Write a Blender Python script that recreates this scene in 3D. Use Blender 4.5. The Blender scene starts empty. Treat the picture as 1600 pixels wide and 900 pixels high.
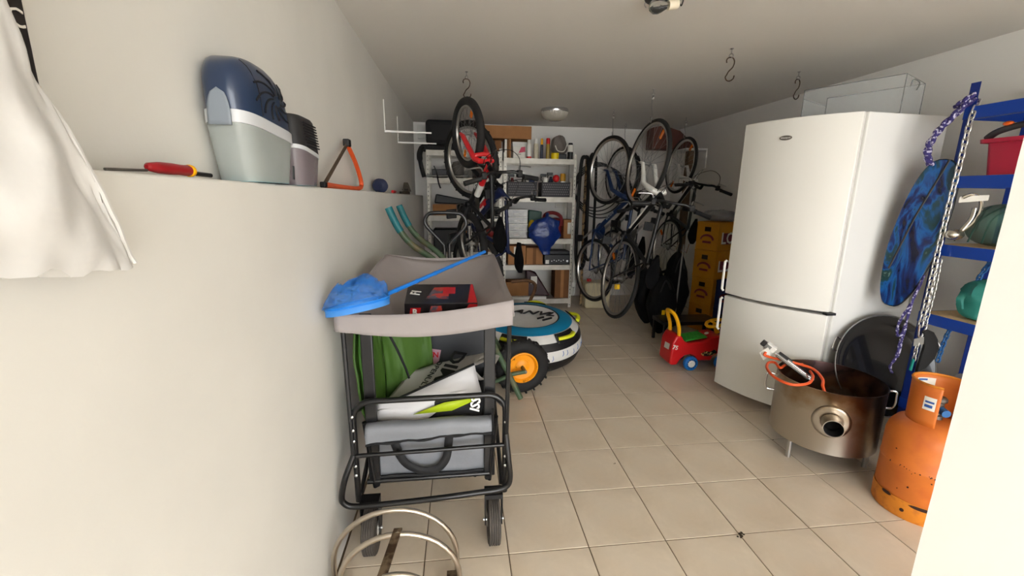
import bpy, math, random
from mathutils import Matrix, Vector, noise
random.seed(7)
SC = bpy.context.scene
COL = SC.collection
PI = math.pi
# ------------------------------------------------------------------ camera
cam_d = bpy.data.cameras.new('camera')
cam_d.sensor_width = 36.0
cam_d.lens = 664.526 / 1600 * 36
cam_d.clip_start = 0.02
cam = bpy.data.objects.new('camera', cam_d)
COL.objects.link(cam)
yaw, pitch, roll = 0.1223, -0.2160, 0.0140
fw = Vector((math.sin(yaw)*math.cos(pitch), math.cos(yaw)*math.cos(pitch), math.sin(pitch)))
r0 = Vector((math.cos(yaw), -math.sin(yaw), 0)); u0 = r0.cross(fw)
rt = math.cos(roll)*r0 + math.sin(roll)*u0
up = -math.sin(roll)*r0 + math.cos(roll)*u0
M = Matrix(((rt.x, up.x, -fw.x, -0.178), (rt.y, up.y, -fw.y, -1.433), (rt.z, up.z, -fw.z, 1.414), (0, 0, 0, 1)))
cam.matrix_world = M
SC.camera = cam
# ------------------------------------------------------------------ world: overcast daylight that enters through the open front
W = bpy.data.worlds.new('overcast_sky'); SC.world = W; W.use_nodes = True
bg = W.node_tree.nodes['Background']
bg.inputs[0].default_value = (0.96, 0.98, 1.0, 1)
bg.inputs[1].default_value = 11.0
sun_d = bpy.data.lights.new('bounce_sun', 'SUN'); sun_d.energy = 42.0; sun_d.angle = math.radians(3); sun_d.color = (1.0, 0.96, 0.90)
bounce_sun = bpy.data.objects.new('bounce_sun', sun_d); COL.objects.link(bounce_sun)      # added to light the slab outside, so its bounce brightens the ceiling
bounce_sun.rotation_euler = Vector((0.35, -0.30, -0.88)).to_track_quat('-Z', 'Y').to_euler()
SC.view_settings.view_transform = 'Standard'
SC.view_settings.look = 'None'
SC.view_settings.exposure = -0.16
SC.view_settings.gamma = 1.0
SC.view_settings.use_curve_mapping = False

# ------------------------------------------------------------------ helpers
def lin(c):
    o = []
    for v in c:
        v /= 255.0
        o.append(v/12.92 if v <= 0.04045 else ((v+0.055)/1.055)**2.4)
    return (o[0], o[1], o[2], 1.0)
MATS = {}
def mat(name, col, rough=0.55, metal=0.0, var=0.0, vscale=6.0, bump=0.0, bscale=60.0, trans=0.0, alpha=1.0,
        col2=None, c2scale=4.0, c2pos=(0.45, 0.6), coat=0.0, ior=1.45, stretch=None, sheen=0.0, emit=0.0, detail=4.0):
    if name in MATS: return MATS[name]
    m = bpy.data.materials.new(name); m.use_nodes = True
    nt = m.node_tree; N = nt.nodes; L = nt.links
    b = N['Principled BSDF']
    b.inputs['Base Color'].default_value = lin(col)
    b.inputs['Roughness'].default_value = rough
    b.inputs['Metallic'].default_value = metal
    b.inputs['IOR'].default_value = ior
    b.inputs['Transmission Weight'].default_value = trans
    b.inputs['Alpha'].default_value = alpha
    b.inputs['Coat Weight'].default_value = coat
    b.inputs['Sheen Weight'].default_value = sheen
    if emit: 
        b.inputs['Emission Color'].default_value = lin(col); b.inputs['Emission Strength'].default_value = emit
    tc = N.new('ShaderNodeTexCoord'); src = tc.outputs['Object']
    if stretch:
        mp = N.new('ShaderNodeMapping'); mp.inputs['Scale'].default_value = stretch
        L.new(src, mp.inputs['Vector']); src = mp.outputs['Vector']
    last = None
    if col2 is not None:
        n = N.new('ShaderNodeTexNoise'); n.inputs['Scale'].default_value = c2scale; n.inputs['Detail'].default_value = detail
        L.new(src, n.inputs['Vector'])
        rp = N.new('ShaderNodeValToRGB')
        rp.color_ramp.elements[0].position = c2pos[0]; rp.color_ramp.elements[1].position = c2pos[1]
        rp.color_ramp.elements[0].color = lin(col); rp.color_ramp.elements[1].color = lin(col2)
        L.new(n.outputs['Fac'], rp.inputs['Fac']); last = rp.outputs['Color']
    if var > 0:
        n = N.new('ShaderNodeTexNoise'); n.inputs['Scale'].default_value = vscale; n.inputs['Detail'].default_value = 5
        L.new(src, n.inputs['Vector'])
        mr = N.new('ShaderNodeMapRange'); mr.inputs['From Min'].default_value = 0.3; mr.inputs['From Max'].default_value = 0.7
        mr.inputs['To Min'].default_value = 1-var; mr.inputs['To Max'].default_value = 1+var*0.6
        L.new(n.outputs['Fac'], mr.inputs['Value'])
        mx = N.new('ShaderNodeMix'); mx.data_type = 'RGBA'; mx.blend_type = 'MULTIPLY'; mx.inputs[0].default_value = 1
        if last: L.new(last, mx.inputs[6])
        else: mx.inputs[6].default_value = lin(col)
        L.new(mr.outputs['Result'], mx.inputs[7]); last = mx.outputs[2]
    if last: L.new(last, b.inputs['Base Color'])
    if bump > 0:
        n = N.new('ShaderNodeTexNoise'); n.inputs['Scale'].default_value = bscale; n.inputs['Detail'].default_value = 4
        L.new(src, n.inputs['Vector'])
        bp = N.new('ShaderNodeBump'); bp.inputs['Strength'].default_value = bump; bp.inputs['Distance'].default_value = 0.01
        L.new(n.outputs['Fac'], bp.inputs['Height']); L.new(bp.outputs['Normal'], b.inputs['Normal'])
    MATS[name] = m
    return m

PM = {}
def link(o, parent):
    COL.objects.link(o)
    w = Matrix.Translation(o.location) @ o.rotation_euler.to_matrix().to_4x4()
    if parent is not None:
        o.parent = parent; o.matrix_parent_inverse = PM[parent.name].inverted()
    PM[o.name] = w
    return o
def tag(o, label, cat, group=None):
    o['label'] = label; o['category'] = cat
    if group: o['group'] = group
    return o
def thing(name, label, cat, loc, group=None):
    o = bpy.data.objects.new(name, None); o.empty_display_size = 0.05
    o.location = loc
    link(o, None)
    return tag(o, label, cat, group)
def struct(o):
    o['kind'] = 'structure'; return o

def frame(axis):
    a = Vector(axis).normalized()
    t = Vector((0, 0, 1)) if abs(a.z) < 0.9 else Vector((1, 0, 0))
    x = t.cross(a).normalized(); y = a.cross(x)
    return x, y, a
def xf(loc, rx=0, ry=0, rz=0, s=1):
    return Matrix.Translation(loc) @ Matrix.Rotation(rz, 4, 'Z') @ Matrix.Rotation(ry, 4, 'Y') @ Matrix.Rotation(rx, 4, 'X') @ Matrix.Scale(s, 4)
def cr(pts, n=6, closed=False):
    """Catmull-Rom smoothed path"""
    P = [Vector(p) for p in pts]; out = []; m = len(P)
    rng = range(m if closed else m-1)
    for i in rng:
        if closed: p0, p1, p2, p3 = P[(i-1) % m], P[i], P[(i+1) % m], P[(i+2) % m]
        else: p0, p1, p2, p3 = P[max(i-1, 0)], P[i], P[i+1], P[min(i+2, m-1)]
        for k in range(n):
            t = k/n
            out.append(0.5*((2*p1)+(p2-p0)*t+(2*p0-5*p1+4*p2-p3)*t*t+(3*p1-p0-3*p2+p3)*t**3))
    if not closed: out.append(P[-1])
    return out
class MB:
    def __init__(s, X=None): s.v = []; s.f = []; s.X = X
    def add(s, vs, fs):
        o = len(s.v)
        s.v += [Vector(p) if s.X is None else s.X @ Vector(p) for p in vs]
        s.f += [tuple(i+o for i in f) for f in fs]; return s
    def box(s, c, d, R=None):
        c = Vector(c); h = Vector(d)/2; vs = []
        for z in (-1, 1):
            for x, y in ((-1, -1), (1, -1), (1, 1), (-1, 1)):
                p = Vector((x*h.x, y*h.y, z*h.z))
                vs.append(c + (R @ p if R is not None else p))
        return s.add(vs, [(3, 2, 1, 0), (4, 5, 6, 7), (0, 1, 5, 4), (1, 2, 6, 5), (2, 3, 7, 6), (3, 0, 4, 7)])
    def b2(s, a, b):
        a = Vector(a); b = Vector(b)
        return s.box((a+b)/2, (abs(b.x-a.x), abs(b.y-a.y), abs(b.z-a.z)))
    def hexa(s, P):   # 8 points: bottom 4 ccw, top 4 ccw
        return s.add(P, [(3, 2, 1, 0), (4, 5, 6, 7), (0, 1, 5, 4), (1, 2, 6, 5), (2, 3, 7, 6), (3, 0, 4, 7)])
    def tube(s, pts, r, n=8, closed=False, caps=True, flat=None):
        P = [Vector(p) for p in pts]; m = len(P); vs = []; fs = []
        rr = r if isinstance(r, (list, tuple)) else [r]*m
        T = []
        for i in range(m):
            if closed: t = P[(i+1) % m]-P[(i-1) % m]
            else: t = P[min(i+1, m-1)]-P[max(i-1, 0)]
            T.append(t.normalized() if t.length > 1e-9 else Vector((0, 0, 1)))
        x, y, _ = frame(T[0])
        for i in range(m):
            if i:
                ax = T[i-1].cross(T[i])
                if ax.length > 1e-8:
                    R = Matrix.Rotation(T[i-1].angle(T[i]), 3, ax.normalized()); x = R @ x; y = R @ y
            for k in range(n):
                a = 2*PI*k/n
                vs.append(P[i] + rr[i]*(math.cos(a)*x + (flat or 1)*math.sin(a)*y))
        for i in range(m if closed else m-1):
            j = (i+1) % m
            for k in range(n):
                fs.append((i*n+k, i*n+(k+1) % n, j*n+(k+1) % n, j*n+k))
        if caps and not closed:
            fs.append(tuple(range(n))[::-1]); fs.append(tuple((m-1)*n+k for k in range(n)))
        return s.add(vs, fs)
    def rod(s, a, b, r, n=8, r2=None): return s.tube([a, b], [r, r if r2 is None else r2], n)
    def lathe(s, prof, o=(0, 0, 0), axis=(0, 0, 1), n=24, a0=0, a1=2*PI, xdir=None):
        x, y, a = frame(axis); o = Vector(o); vs = []; fs = []
        if xdir is not None:
            x = Vector(xdir); x = (x - a*x.dot(a)).normalized(); y = a.cross(x)
        full = abs(a1-a0-2*PI) < 1e-6
        k2 = n if full else n+1
        for (r, h) in prof:
            for k in range(k2):
                t = a0+(a1-a0)*k/n
                vs.append(o + r*(math.cos(t)*x+math.sin(t)*y) + h*a)
        for i in range(len(prof)-1):
            for k in range(n):
                j = (k+1) % k2
                fs.append((i*k2+k, i*k2+j, (i+1)*k2+j, (i+1)*k2+k))
        if full:
            if prof[0][0] > 1e-6: fs.append(tuple(range(n))[::-1])
            if prof[-1][0] > 1e-6: fs.append(tuple((len(prof)-1)*n+k for k in range(n)))
        return s.add(vs, fs)
    def open_lathe(s, prof, **k):
        f0 = len(s.f); s.lathe(prof, **k)
        n = k.get('n', 24)
        s.f = s.f[:f0] + [f for f in s.f[f0:] if len(f) <= 4]
        return s
    def torus(s, o, axis, R, r, n=32, m=8, flat=1.0):
        x, y, a = frame(axis); o = Vector(o); vs = []; fs = []
        for i in range(n):
            t = 2*PI*i/n; d = math.cos(t)*x+math.sin(t)*y
            for k in range(m):
                q = 2*PI*k/m
                vs.append(o + d*(R+r*math.cos(q)) + a*(r*flat*math.sin(q)))
        for i in range(n):
            for k in range(m):
                fs.append((i*m+k, ((i+1) % n)*m+k, ((i+1) % n)*m+(k+1) % m, i*m+(k+1) % m))
        return s.add(vs, fs)
    def grid(s, fn, nu, nv, cu=False):
        vs = []; fs = []
        for j in range(nv+1):
            for i in range(nu + (0 if cu else 1)):
                vs.append(Vector(fn(i/nu, j/nv)))
        w = nu if cu else nu+1
        for j in range(nv):
            for i in range(nu):
                a = j*w+i; b = j*w+(i+1) % w
                fs.append((a, b, b+w, a+w))
        return s.add(vs, fs)
    def prism(s, poly, o, e1, e2, depth):
        o = Vector(o); e1 = Vector(e1); e2 = Vector(e2); nn = e1.cross(e2).normalized()*depth
        n = len(poly)
        vs = [o+e1*p[0]+e2*p[1] for p in poly]; vs += [q+nn for q in vs]
        fs = [tuple(range(n))[::-1], tuple(range(n, 2*n))]
        for i in range(n): fs.append((i, (i+1) % n, n+(i+1) % n, n+i))
        return s.add(vs, fs)
    def ball(s, o, r, n=16, m=10, sq=(1, 1, 1)):
        o = Vector(o)
        return s.grid(lambda u, v: o+Vector((r*sq[0]*math.sin(PI*(0.001+0.998*v))*math.cos(2*PI*u), r*sq[1]*math.sin(PI*(0.001+0.998*v))*math.sin(2*PI*u), r*sq[2]*math.cos(PI*v))), n, m, cu=True)
    def build(s, name, m, parent=None, bevel=0.0, smooth=True, solid=0.0, sub=0, seg=2, angle=40):
        lo = [min(p[i] for p in s.v) for i in range(3)]; hi = [max(p[i] for p in s.v) for i in range(3)]
        org = Vector(((lo[0]+hi[0])/2, (lo[1]+hi[1])/2, lo[2]))
        me = bpy.data.meshes.new(name)
        me.from_pydata([p-org for p in s.v], [], s.f); me.validate(); me.update()
        if smooth:
            me.polygons.foreach_set('use_smooth', [True]*len(me.polygons))
            try: me.set_sharp_from_angle(angle=math.radians(angle))
            except Exception: pass
        o = bpy.data.objects.new(name, me); o.location = org
        if isinstance(m, (list, tuple)):
            for q in m: me.materials.append(q)
        else: me.materials.append(m)
        if solid:
            md = o.modifiers.new('solid', 'SOLIDIFY'); md.thickness = solid; md.offset = 0
        if bevel:
            md = o.modifiers.new('bevel', 'BEVEL'); md.width = bevel; md.segments = seg; md.limit_method = 'ANGLE'; md.angle_limit = math.radians(35)
        if sub:
            md = o.modifiers.new('sub', 'SUBSURF'); md.levels = sub; md.render_levels = sub
        link(o, parent)
        return o
def one(mb, name, m, label, cat, group=None, **k):
    return tag(mb.build(name, m, None, **k), label, cat, group)
def text(body, size, o, e1, e2, m, name='lettering', parent=None, depth=0.0006, align='CENTER', shear=0.0, bold=0.0):
    """flat lettering on a surface: e1 = reading direction, e2 = up"""
    c = bpy.data.curves.new(name, 'FONT'); c.body = body; c.size = size; c.extrude = depth; c.align_x = align; c.align_y = 'CENTER'
    c.shear = shear; c.offset = bold; c.resolution_u = 2
    t = bpy.data.objects.new(name+'_tmp', c); COL.objects.link(t)
    dg = bpy.context.evaluated_depsgraph_get()
    me = bpy.data.meshes.new_from_object(t.evaluated_get(dg)); me.name = name
    COL.objects.unlink(t); bpy.data.objects.remove(t)
    e1 = Vector(e1).normalized(); e2 = Vector(e2); e2 = (e2-e1*e2.dot(e1)).normalized(); e3 = e1.cross(e2)
    R = Matrix((e1, e2, e3)).transposed().to_4x4()
    me.transform(R)
    o2 = bpy.data.objects.new(name, me); o2.location = Vector(o)+e3*depth
    me.materials.clear(); me.materials.append(m)
    link(o2, parent)
    return o2
V = Vector

# ------------------------------------------------------------------ shared materials
WALL = mat('wall_paint', (237, 234, 228), 0.7, var=0.03, vscale=1.3, bump=0.05, bscale=40)
WALL_DIM = mat('wall_paint_dimmed', (217, 214, 206), 0.75, var=0.05, vscale=2.2, bump=0.08, bscale=25)  # the wall paint toned down for the left wall, which catches too much light
CEIL = mat('ceiling_paint', (230, 226, 219), 0.8, var=0.03, vscale=1.0, bump=0.06, bscale=30)
TILE = mat('beige_tile', (222, 207, 186), 0.32, var=0.08, vscale=9, col2=(210, 193, 170), c2scale=5, c2pos=(0.4, 0.68), bump=0.03, bscale=30)
GROUT = mat('grout', (112, 94, 74), 0.9, var=0.15, vscale=20)
BLK = mat('black_plastic', (22, 22, 24), 0.45)
BLKM = mat('black_painted_steel', (16, 16, 18), 0.32, coat=0.2)
RUB = mat('black_rubber', (24, 23, 23), 0.75, bump=0.1, bscale=80)
CHROME = mat('chrome', (205, 205, 208), 0.18, metal=1.0)
ALU = mat('aluminium', (188, 188, 188), 0.35, metal=1.0)
STEELD = mat('dull_steel', (120, 116, 110), 0.45, metal=0.9, var=0.15)
GALV = mat('galvanised_steel', (192, 188, 178), 0.5, metal=0.45, var=0.08, vscale=14, col2=(176, 170, 158), c2scale=10, c2pos=(0.4, 0.7))
WHITE = mat('white_enamel', (236, 234, 228), 0.35)
WHITEP = mat('white_plastic', (228, 226, 220), 0.45)
CARD = mat('cardboard', (160, 112, 70), 0.85, var=0.10, vscale=12)
CARD2 = mat('cardboard_dark', (118, 78, 46), 0.85, var=0.12, vscale=12)
PAPER = mat('paper_label', (226, 222, 212), 0.7)
INK = mat('black_ink', (18, 18, 20), 0.6)
RED = mat('red_plastic', (196, 24, 28), 0.4)
ORANGE = mat('orange_plastic', (226, 96, 24), 0.4)
YEL = mat('yellow_plastic', (246, 178, 10), 0.4)
BLUE = mat('blue_plastic', (24, 104, 190), 0.4)
# ------------------------------------------------------------------ the room
T = 0.333
XL, XU, XR, YB, YF, H = -0.66, -0.755, 2.77, 4.40, -1.00, 2.30
YO = -4.2   # mouth set far behind the camera, unseen, to even out the light falloff
def zl(y): return 1.4385 - (y+0.75)*0.0098          # the ledge runs slightly out of level
fl = struct(MB().b2((XU-0.2, YO, -0.12), (XR+0.2, YB+0.2, -0.003)).build('floor', GROUT, smooth=False))
tile_mesh = {}
def tile(x0, x1, y0, y1, k):
    g = 0.0022; w = round(x1-x0, 3); d = round(y1-y0, 3)
    if (w, d) not in tile_mesh:
        mb = MB(); hx, hy, b = w/2-g, d/2-g, 0.0015
        vs = [(-hx, -hy, -0.008), (hx, -hy, -0.008), (hx, hy, -0.008), (-hx, hy, -0.008),
              (-hx, -hy, -b), (hx, -hy, -b), (hx, hy, -b), (-hx, hy, -b),
              (-hx+b, -hy+b, 0), (hx-b, -hy+b, 0), (hx-b, hy-b, 0), (-hx+b, hy-b, 0)]
        fs = [(3, 2, 1, 0), (8, 9, 10, 11)]
        for a in (0, 4):
            for i in range(4):
                j = (i+1) % 4; fs.append((a+i, a+j, a+4+j, a+4+i))
        me = bpy.data.meshes.new('tile'); me.from_pydata(vs, [], fs); me.update(); me.materials.append(TILE)
        tile_mesh[(w, d)] = me
    o = bpy.data.objects.new('tile', tile_mesh[(w, d)])
    o.location = ((x0+x1)/2, (y0+y1)/2, random.uniform(-0.0004, 0.0004))
    link(o, fl)
for j in range(-7, 14):
    for i in range(-2, 9):
        x0, x1 = max(i*T, XL+0.004), min((i+1)*T, XR-0.004); y0, y1 = j*T, min((j+1)*T, YB-0.004)
        tile(x0, x1, y0, y1, 0)
# left wall: thick lower part with a ledge, thinner upper part
mb = MB()
mb.hexa([(XU, YO, 0), (XL, YO, 0), (XL, YB, 0), (XU, YB, 0), (XU, YO, zl(YO)), (XL, YO, zl(YO)), (XL, YB, zl(YB)), (XU, YB, zl(YB))])
lw = struct(mb.build('wall_left', WALL_DIM, bevel=0.006))
struct(MB().b2((XU-0.2, YO, 0), (XU, YB+0.2, H)).build('wall_left_upper', WALL_DIM))
struct(MB().b2((XU-0.2, YB, 0), (XR+0.2, YB+0.2, H)).build('wall_back', WALL))
struct(MB().b2((XR, YF, 0), (XR+0.2, YB, H)).build('wall_right', WALL))
struct(MB().b2((XU-0.2, YO, H), (XR+0.2, YB+0.2, H+0.2)).build('ceiling', CEIL))
# slim pier at the right of the opening
def jagged(z): return 0.887 + 0.0022*noise.noise((z*9, 1.3, 0)) + 0.0012*noise.noise((z*40, 2.3, 0))
mb = MB()
zz = [i*H/60 for i in range(61)]
pts = []
for z in zz: pts += [(jagged(z), -0.705, z), (0.985, YF, z)]
fs = [(2*i, 2*i+2, 2*i+3, 2*i+1) for i in range(60)]
mb.add(pts, fs)
mb.add([(0.887, -0.705, 0), (0.985, -0.640, 0), (0.985, -0.640, H), (0.887, -0.705, H), (0.985, YF, 0), (1.09, -0.97, 0), (1.09, -0.97, H), (0.985, YF, H)],
       [(0, 1, 2, 3), (5, 4, 7, 6), (0, 4, 5, 1), (3, 2, 6, 7), (1, 5, 6, 2)])
struct(mb.build('wall_front', WALL, smooth=False))
# ground outside the opening: unseen pale slab, added to throw light up into it
BOUNCE_SLAB = mat('bounce_slab', (186, 184, 178), 0.9, var=0.1, vscale=3)
struct(MB().b2((-7, -12, -0.13), (9, YO, -0.012)).build('floor_bounce', BOUNCE_SLAB, smooth=False))
struct(MB().b2((XR, YO, 0), (XR+0.2, YF, H)).build('wall_light_stop', WALL))  # unseen side wall added to keep light off the left wall
# ------------------------------------------------------------------ fridge freezer with both doors ajar
FR = mat('fridge_enamel', (233, 231, 224), 0.28, coat=0.3)
FRS = mat('fridge_side_panel', (226, 225, 221), 0.35)
SEAL = mat('door_seal', (150, 148, 142), 0.6)
fA, fB = V((1.700, 1.335)), V((2.012, 0.785)); ftop = 1.885
fr = thing('fridge_freezer', 'tall white fridge freezer with both doors slightly ajar', 'fridge', (2.3, 1.08, 0))
mb = MB(); sd = V((0.9976, 0.070)); wd = V((-0.070, 0.9976))
c0 = fB + sd*0.035
def q2(s, t, z): p = c0+sd*s+wd*t; return (p.x, p.y, z)
mb.hexa([q2(0, 0, 0.03), q2(0.55, 0, 0.03), q2(0.55, 0.6, 0.03), q2(0, 0.6, 0.03), q2(0, 0, ftop), q2(0.55, 0, ftop), q2(0.55, 0.6, ftop), q2(0, 0.6, ftop)])
mb.build('cabinet', FRS, fr, bevel=0.006)
for s_, t_ in ((0.05, 0.05), (0.5, 0.05), (0.5, 0.55), (0.05, 0.55)):
    MB().lathe([(0.02, 0), (0.02, 0.03)], o=q2(s_, t_, 0), n=10).build('foot', BLK, fr)
dl = (fA-fB).length; dd = (fA-fB)/dl; dn = V((-dd.y, dd.x))          # along the door from hinge, outward normal
if dn.x > 0: dn = -dn
def door(z0, z1, name):
    prof = []; n = 14
    for i in range(n+1):
        s = i/n; bow = 0.062*(1-(2*s-1)**2)
        p = fB + dd*(s*dl) + dn*bow; prof.append((p.x, p.y))
    back = [(fB-dn*0.04), (fA-dn*0.04)]
    poly = prof + [(back[1].x, back[1].y), (back[0].x, back[0].y)]
    mb = MB().prism([(p[0], p[1]) for p in poly], (0, 0, z0), (1, 0, 0), (0, 1, 0), z1-z0)
    o = mb.build(name, FR, fr, bevel=0.005, seg=3)
    mb = MB().hexa([(p[0], p[1], z) for z in (z0+0.02, z1-0.02) for p in ((fB-dn*0.055+dd*0.02), (fB-dn*0.04+dd*0.02), (fA-dn*0.04-dd*0.02), (fA-dn*0.055-dd*0.02))])
    mb.build('seal', SEAL, o)
    return o
zs = 0.742
dup_ = door(zs+0.006, ftop, 'upper_door'); dlo = door(0.065, zs-0.012, 'lower_door')
for d_, za, zb in ((dup_, zs+0.02, zs+0.24), (dlo, zs-0.27, zs-0.03)):
    p = fA - dn*0.002 + dd*0.012
    mb = MB(); pts = [(p.x, p.y, za), (p.x+dn.x*0.006+dd.x*0.010, p.y+dn.y*0.006+dd.y*0.010, za+0.012), (p.x+dn.x*0.006+dd.x*0.010, p.y+dn.y*0.006+dd.y*0.010, zb-0.012), (p.x, p.y, zb)]
    mb.tube(pts, 0.0085, 8); mb.build('handle', WHITE, d_)
MB().b2((fB.x-0.02, fB.y-0.012, zs-0.010), (fB.x+0.04, fB.y+0.02, zs+0.004)).build('hinge', BLK, fr)
# oval badge
bp = fB + dd*(dl*0.555) + dn*0.0615
e2 = V((0, 0, 1)); nn = V((dn.x, dn.y, 0)); e1 = V((-dd.x, -dd.y, 0))
mb = MB(); N_ = 20
vs = [V((bp.x, bp.y, 1.772)) + e1*0.035*math.cos(2*PI*k/N_) + e2*0.014*math.sin(2*PI*k/N_) for k in range(N_)]
vs2 = [q+nn*0.004 for q in vs]
mb.add(vs+vs2, [tuple(range(N_))[::-1], tuple(range(N_, 2*N_))] + [(i, (i+1) % N_, N_+(i+1) % N_, N_+i) for i in range(N_)])
bd = mb.build('badge', STEELD, dup_)
text('Whirlpool', 0.013, V((bp.x, bp.y, 1.772))+nn*0.0045, e1, e2, WHITE, 'badge_lettering', bd)
# clear plastic tray on top of the fridge
CLR = mat('clear_acrylic', (228, 234, 236), 0.05, trans=0.0, alpha=0.10, ior=1.3)
CLRE = mat('clear_acrylic_edge', (120, 122, 122), 0.2, alpha=0.65)
tr = thing('acrylic_bin', 'clear plastic fridge drawer lying on top of the white fridge', 'drawer', (2.3, 1.05, ftop))
Xt = xf((2.30, 1.12, ftop+0.001), rz=math.radians(-62))
w_, d_, h_ = 0.50, 0.36, 0.205
MB(Xt).b2((-w_/2, -d_/2, 0), (w_/2, d_/2, 0.004)).build('bottom', CLR, tr)
for a, b in (((-w_/2, -d_/2, 0.004), (w_/2, -d_/2+0.004, h_)), ((-w_/2, d_/2-0.004, 0.004), (w_/2, d_/2, h_)), ((-w_/2, -d_/2+0.004, 0.004), (-w_/2+0.004, d_/2-0.004, h_*0.75)), ((w_/2-0.004, -d_/2+0.004, 0.004), (w_/2, d_/2-0.004, h_))):
    MB(Xt).b2(a, b).build('side', CLR, tr)
mb = MB(Xt)
for y in (-d_/2, d_/2):
    mb.tube([(-w_/2, y, h_), (w_/2, y, h_)], 0.0022, 6); mb.tube([(-w_/2, y, 0.004), (w_/2, y, 0.004)], 0.0022, 6)
for x in (-w_/2, w_/2):
    mb.tube([(x, -d_/2, h_*(0.75 if x < 0 else 1)), (x, d_/2, h_*(0.75 if x < 0 else 1))], 0.0022, 6)
    for y in (-d_/2, d_/2): mb.tube([(x, y, 0), (x, y, h_)], 0.0022, 6)
mb.tube(cr([(w_/2+0.004, -0.10, h_*0.72), (w_/2+0.012, -0.10, h_*0.9), (w_/2+0.012, 0.02, h_*0.9), (w_/2+0.004, 0.02, h_*0.72)], 4), 0.003, 6)
mb.build('rim', CLRE, tr)

# ------------------------------------------------------------------ stainless drum burner
def burner_mat():
    m = mat('heat_stained_stainless', (168, 158, 146), 0.33, metal=1.0, bump=0.04, bscale=40)
    nt = m.node_tree; N = nt.nodes; L = nt.links; b = N['Principled BSDF']
    tc = N.new('ShaderNodeTexCoord'); n = N.new('ShaderNodeTexNoise'); n.inputs['Scale'].default_value = 5.0; n.inputs['Detail'].default_value = 6
    sp = N.new('ShaderNodeSeparateXYZ'); L.new(tc.outputs['Object'], sp.inputs[0]); L.new(tc.outputs['Object'], n.inputs['Vector'])
    # discolouration stronger towards the hot upper rim and one side
    ma = N.new('ShaderNodeMath'); ma.operation = 'MULTIPLY'; ma.inputs[1].default_value = 1.25; L.new(sp.outputs['Z'], ma.inputs[0])
    mx_ = N.new('ShaderNodeMath'); mx_.operation = 'MULTIPLY_ADD'; mx_.inputs[1].default_value = 0.75; L.new(sp.outputs['X'], mx_.inputs[0]); L.new(ma.outputs[0], mx_.inputs[2])
    ad = N.new('ShaderNodeMath'); ad.operation = 'MULTIPLY_ADD'; ad.inputs[1].default_value = 0.9; L.new(n.outputs['Fac'], ad.inputs[0]); L.new(mx_.outputs[0], ad.inputs[2])
    rp = N.new('ShaderNodeValToRGB'); e = rp.color_ramp.elements
    e[0].position = 0.50; e[0].color = lin((186, 180, 170)); e[1].position = 1.15; e[1].color = lin((44, 36, 38))
    for p_, c_ in ((0.64, (164, 146, 122)), (0.76, (122, 92, 66)), (0.88, (98, 72, 62)), (1.0, (66, 50, 48))):
        q = e.new(p_); q.color = lin(c_)
    L.new(ad.outputs[0], rp.inputs['Fac']); L.new(rp.outputs['Color'], b.inputs['Base Color'])
    return m
BUR = burner_mat()
bc = V((1.845, 0.535, 0)); br = 0.250; bz0, bz1 = 0.115, 0.455
bn = thing('drum_burner', 'heat-stained stainless steel drum burner on short legs', 'burner', bc)
mb = MB(); mb.open_lathe([(br, bz0), (br, bz1-0.004), (br+0.003, bz1), (br-0.002, bz1), (br-0.004, bz1-0.006), (br-0.004, bz0+0.01)], o=bc, n=64)
mb.lathe([(br-0.002, bz0+0.004), (0.0001, bz0+0.004)], o=bc, n=48)
mb.build('drum', BUR, bn)
PORT_SHADE = mat('port_shade', (26, 23, 20), 0.85, var=0.3, vscale=20)  # near-black colour that paints the shade inside the air port
SOOT = mat('sooty_steel', (70, 62, 56), 0.5, metal=0.8, var=0.4, vscale=9)
MB().lathe([(0.0001, bz0+0.03), (br-0.006, bz0+0.03)], o=bc, n=48).build('burner_plate', SOOT, bn)
pdir = V((-0.60, -0.80, 0)).normalized()          # air port faces the camera
px_ = V((-pdir.y, pdir.x, 0))
po = bc + pdir*(br-0.004) + V((0, 0, 0.300))
mb = MB(); 
# flange that follows the drum
def fl_(u, v):
    a = 2*PI*u; r = 0.042 + v*0.044; t = r*math.cos(a); z = r*math.sin(a)
    ang = t/br
    return bc + pdir*(br+0.002)*math.cos(ang) + px_*(br+0.002)*math.sin(ang) + V((0, 0, 0.300+z))
mb.grid(fl_, 32, 3, cu=True); mb.build('flange', BUR, bn, solid=0.003)
mb = MB(); mb.open_lathe([(0.045, 0.0), (0.045, 0.085), (0.042, 0.085), (0.042, -0.02)], o=po, axis=pdir, n=32); mb.build('air_port', BUR, bn)
mb = MB(); mb.lathe([(0.0001, 0.012), (0.0415, 0.012)], o=po, axis=pdir, n=24); mb.open_lathe([(0.0415, 0.012), (0.0415, 0.078)], o=po, axis=pdir, n=24); mb.build('port_shade_liner', PORT_SHADE, bn)  # dark liner added so the port reads as a shaded opening
for a in (math.radians(190), math.radians(-52), math.radians(68)):
    p = bc + V((math.cos(a), math.sin(a), 0))*(br-0.035)
    MB().lathe([(0.013, 0.0), (0.013, bz0+0.004)], o=p, n=14).build('leg', ALU, bn)
for a in (math.radians(150), math.radians(330)):
    d = V((math.cos(a), math.sin(a), 0)); t = V((-d.y, d.x, 0)); c = bc + d*(br-0.002) + V((0, 0, 0.372))
    pts = cr([c+t*-0.0+V((0, 0, 0.048)), c+d*0.045+V((0, 0, 0.052)), c+d*0.052+V((0, 0, 0.02)), c+d*0.052+V((0, 0, -0.02)), c+d*0.04+V((0, 0, -0.044)), c+V((0, 0, -0.046))], 5)
    MB().tube(pts, 0.0055, 8).build('handle', CHROME, bn)
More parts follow.
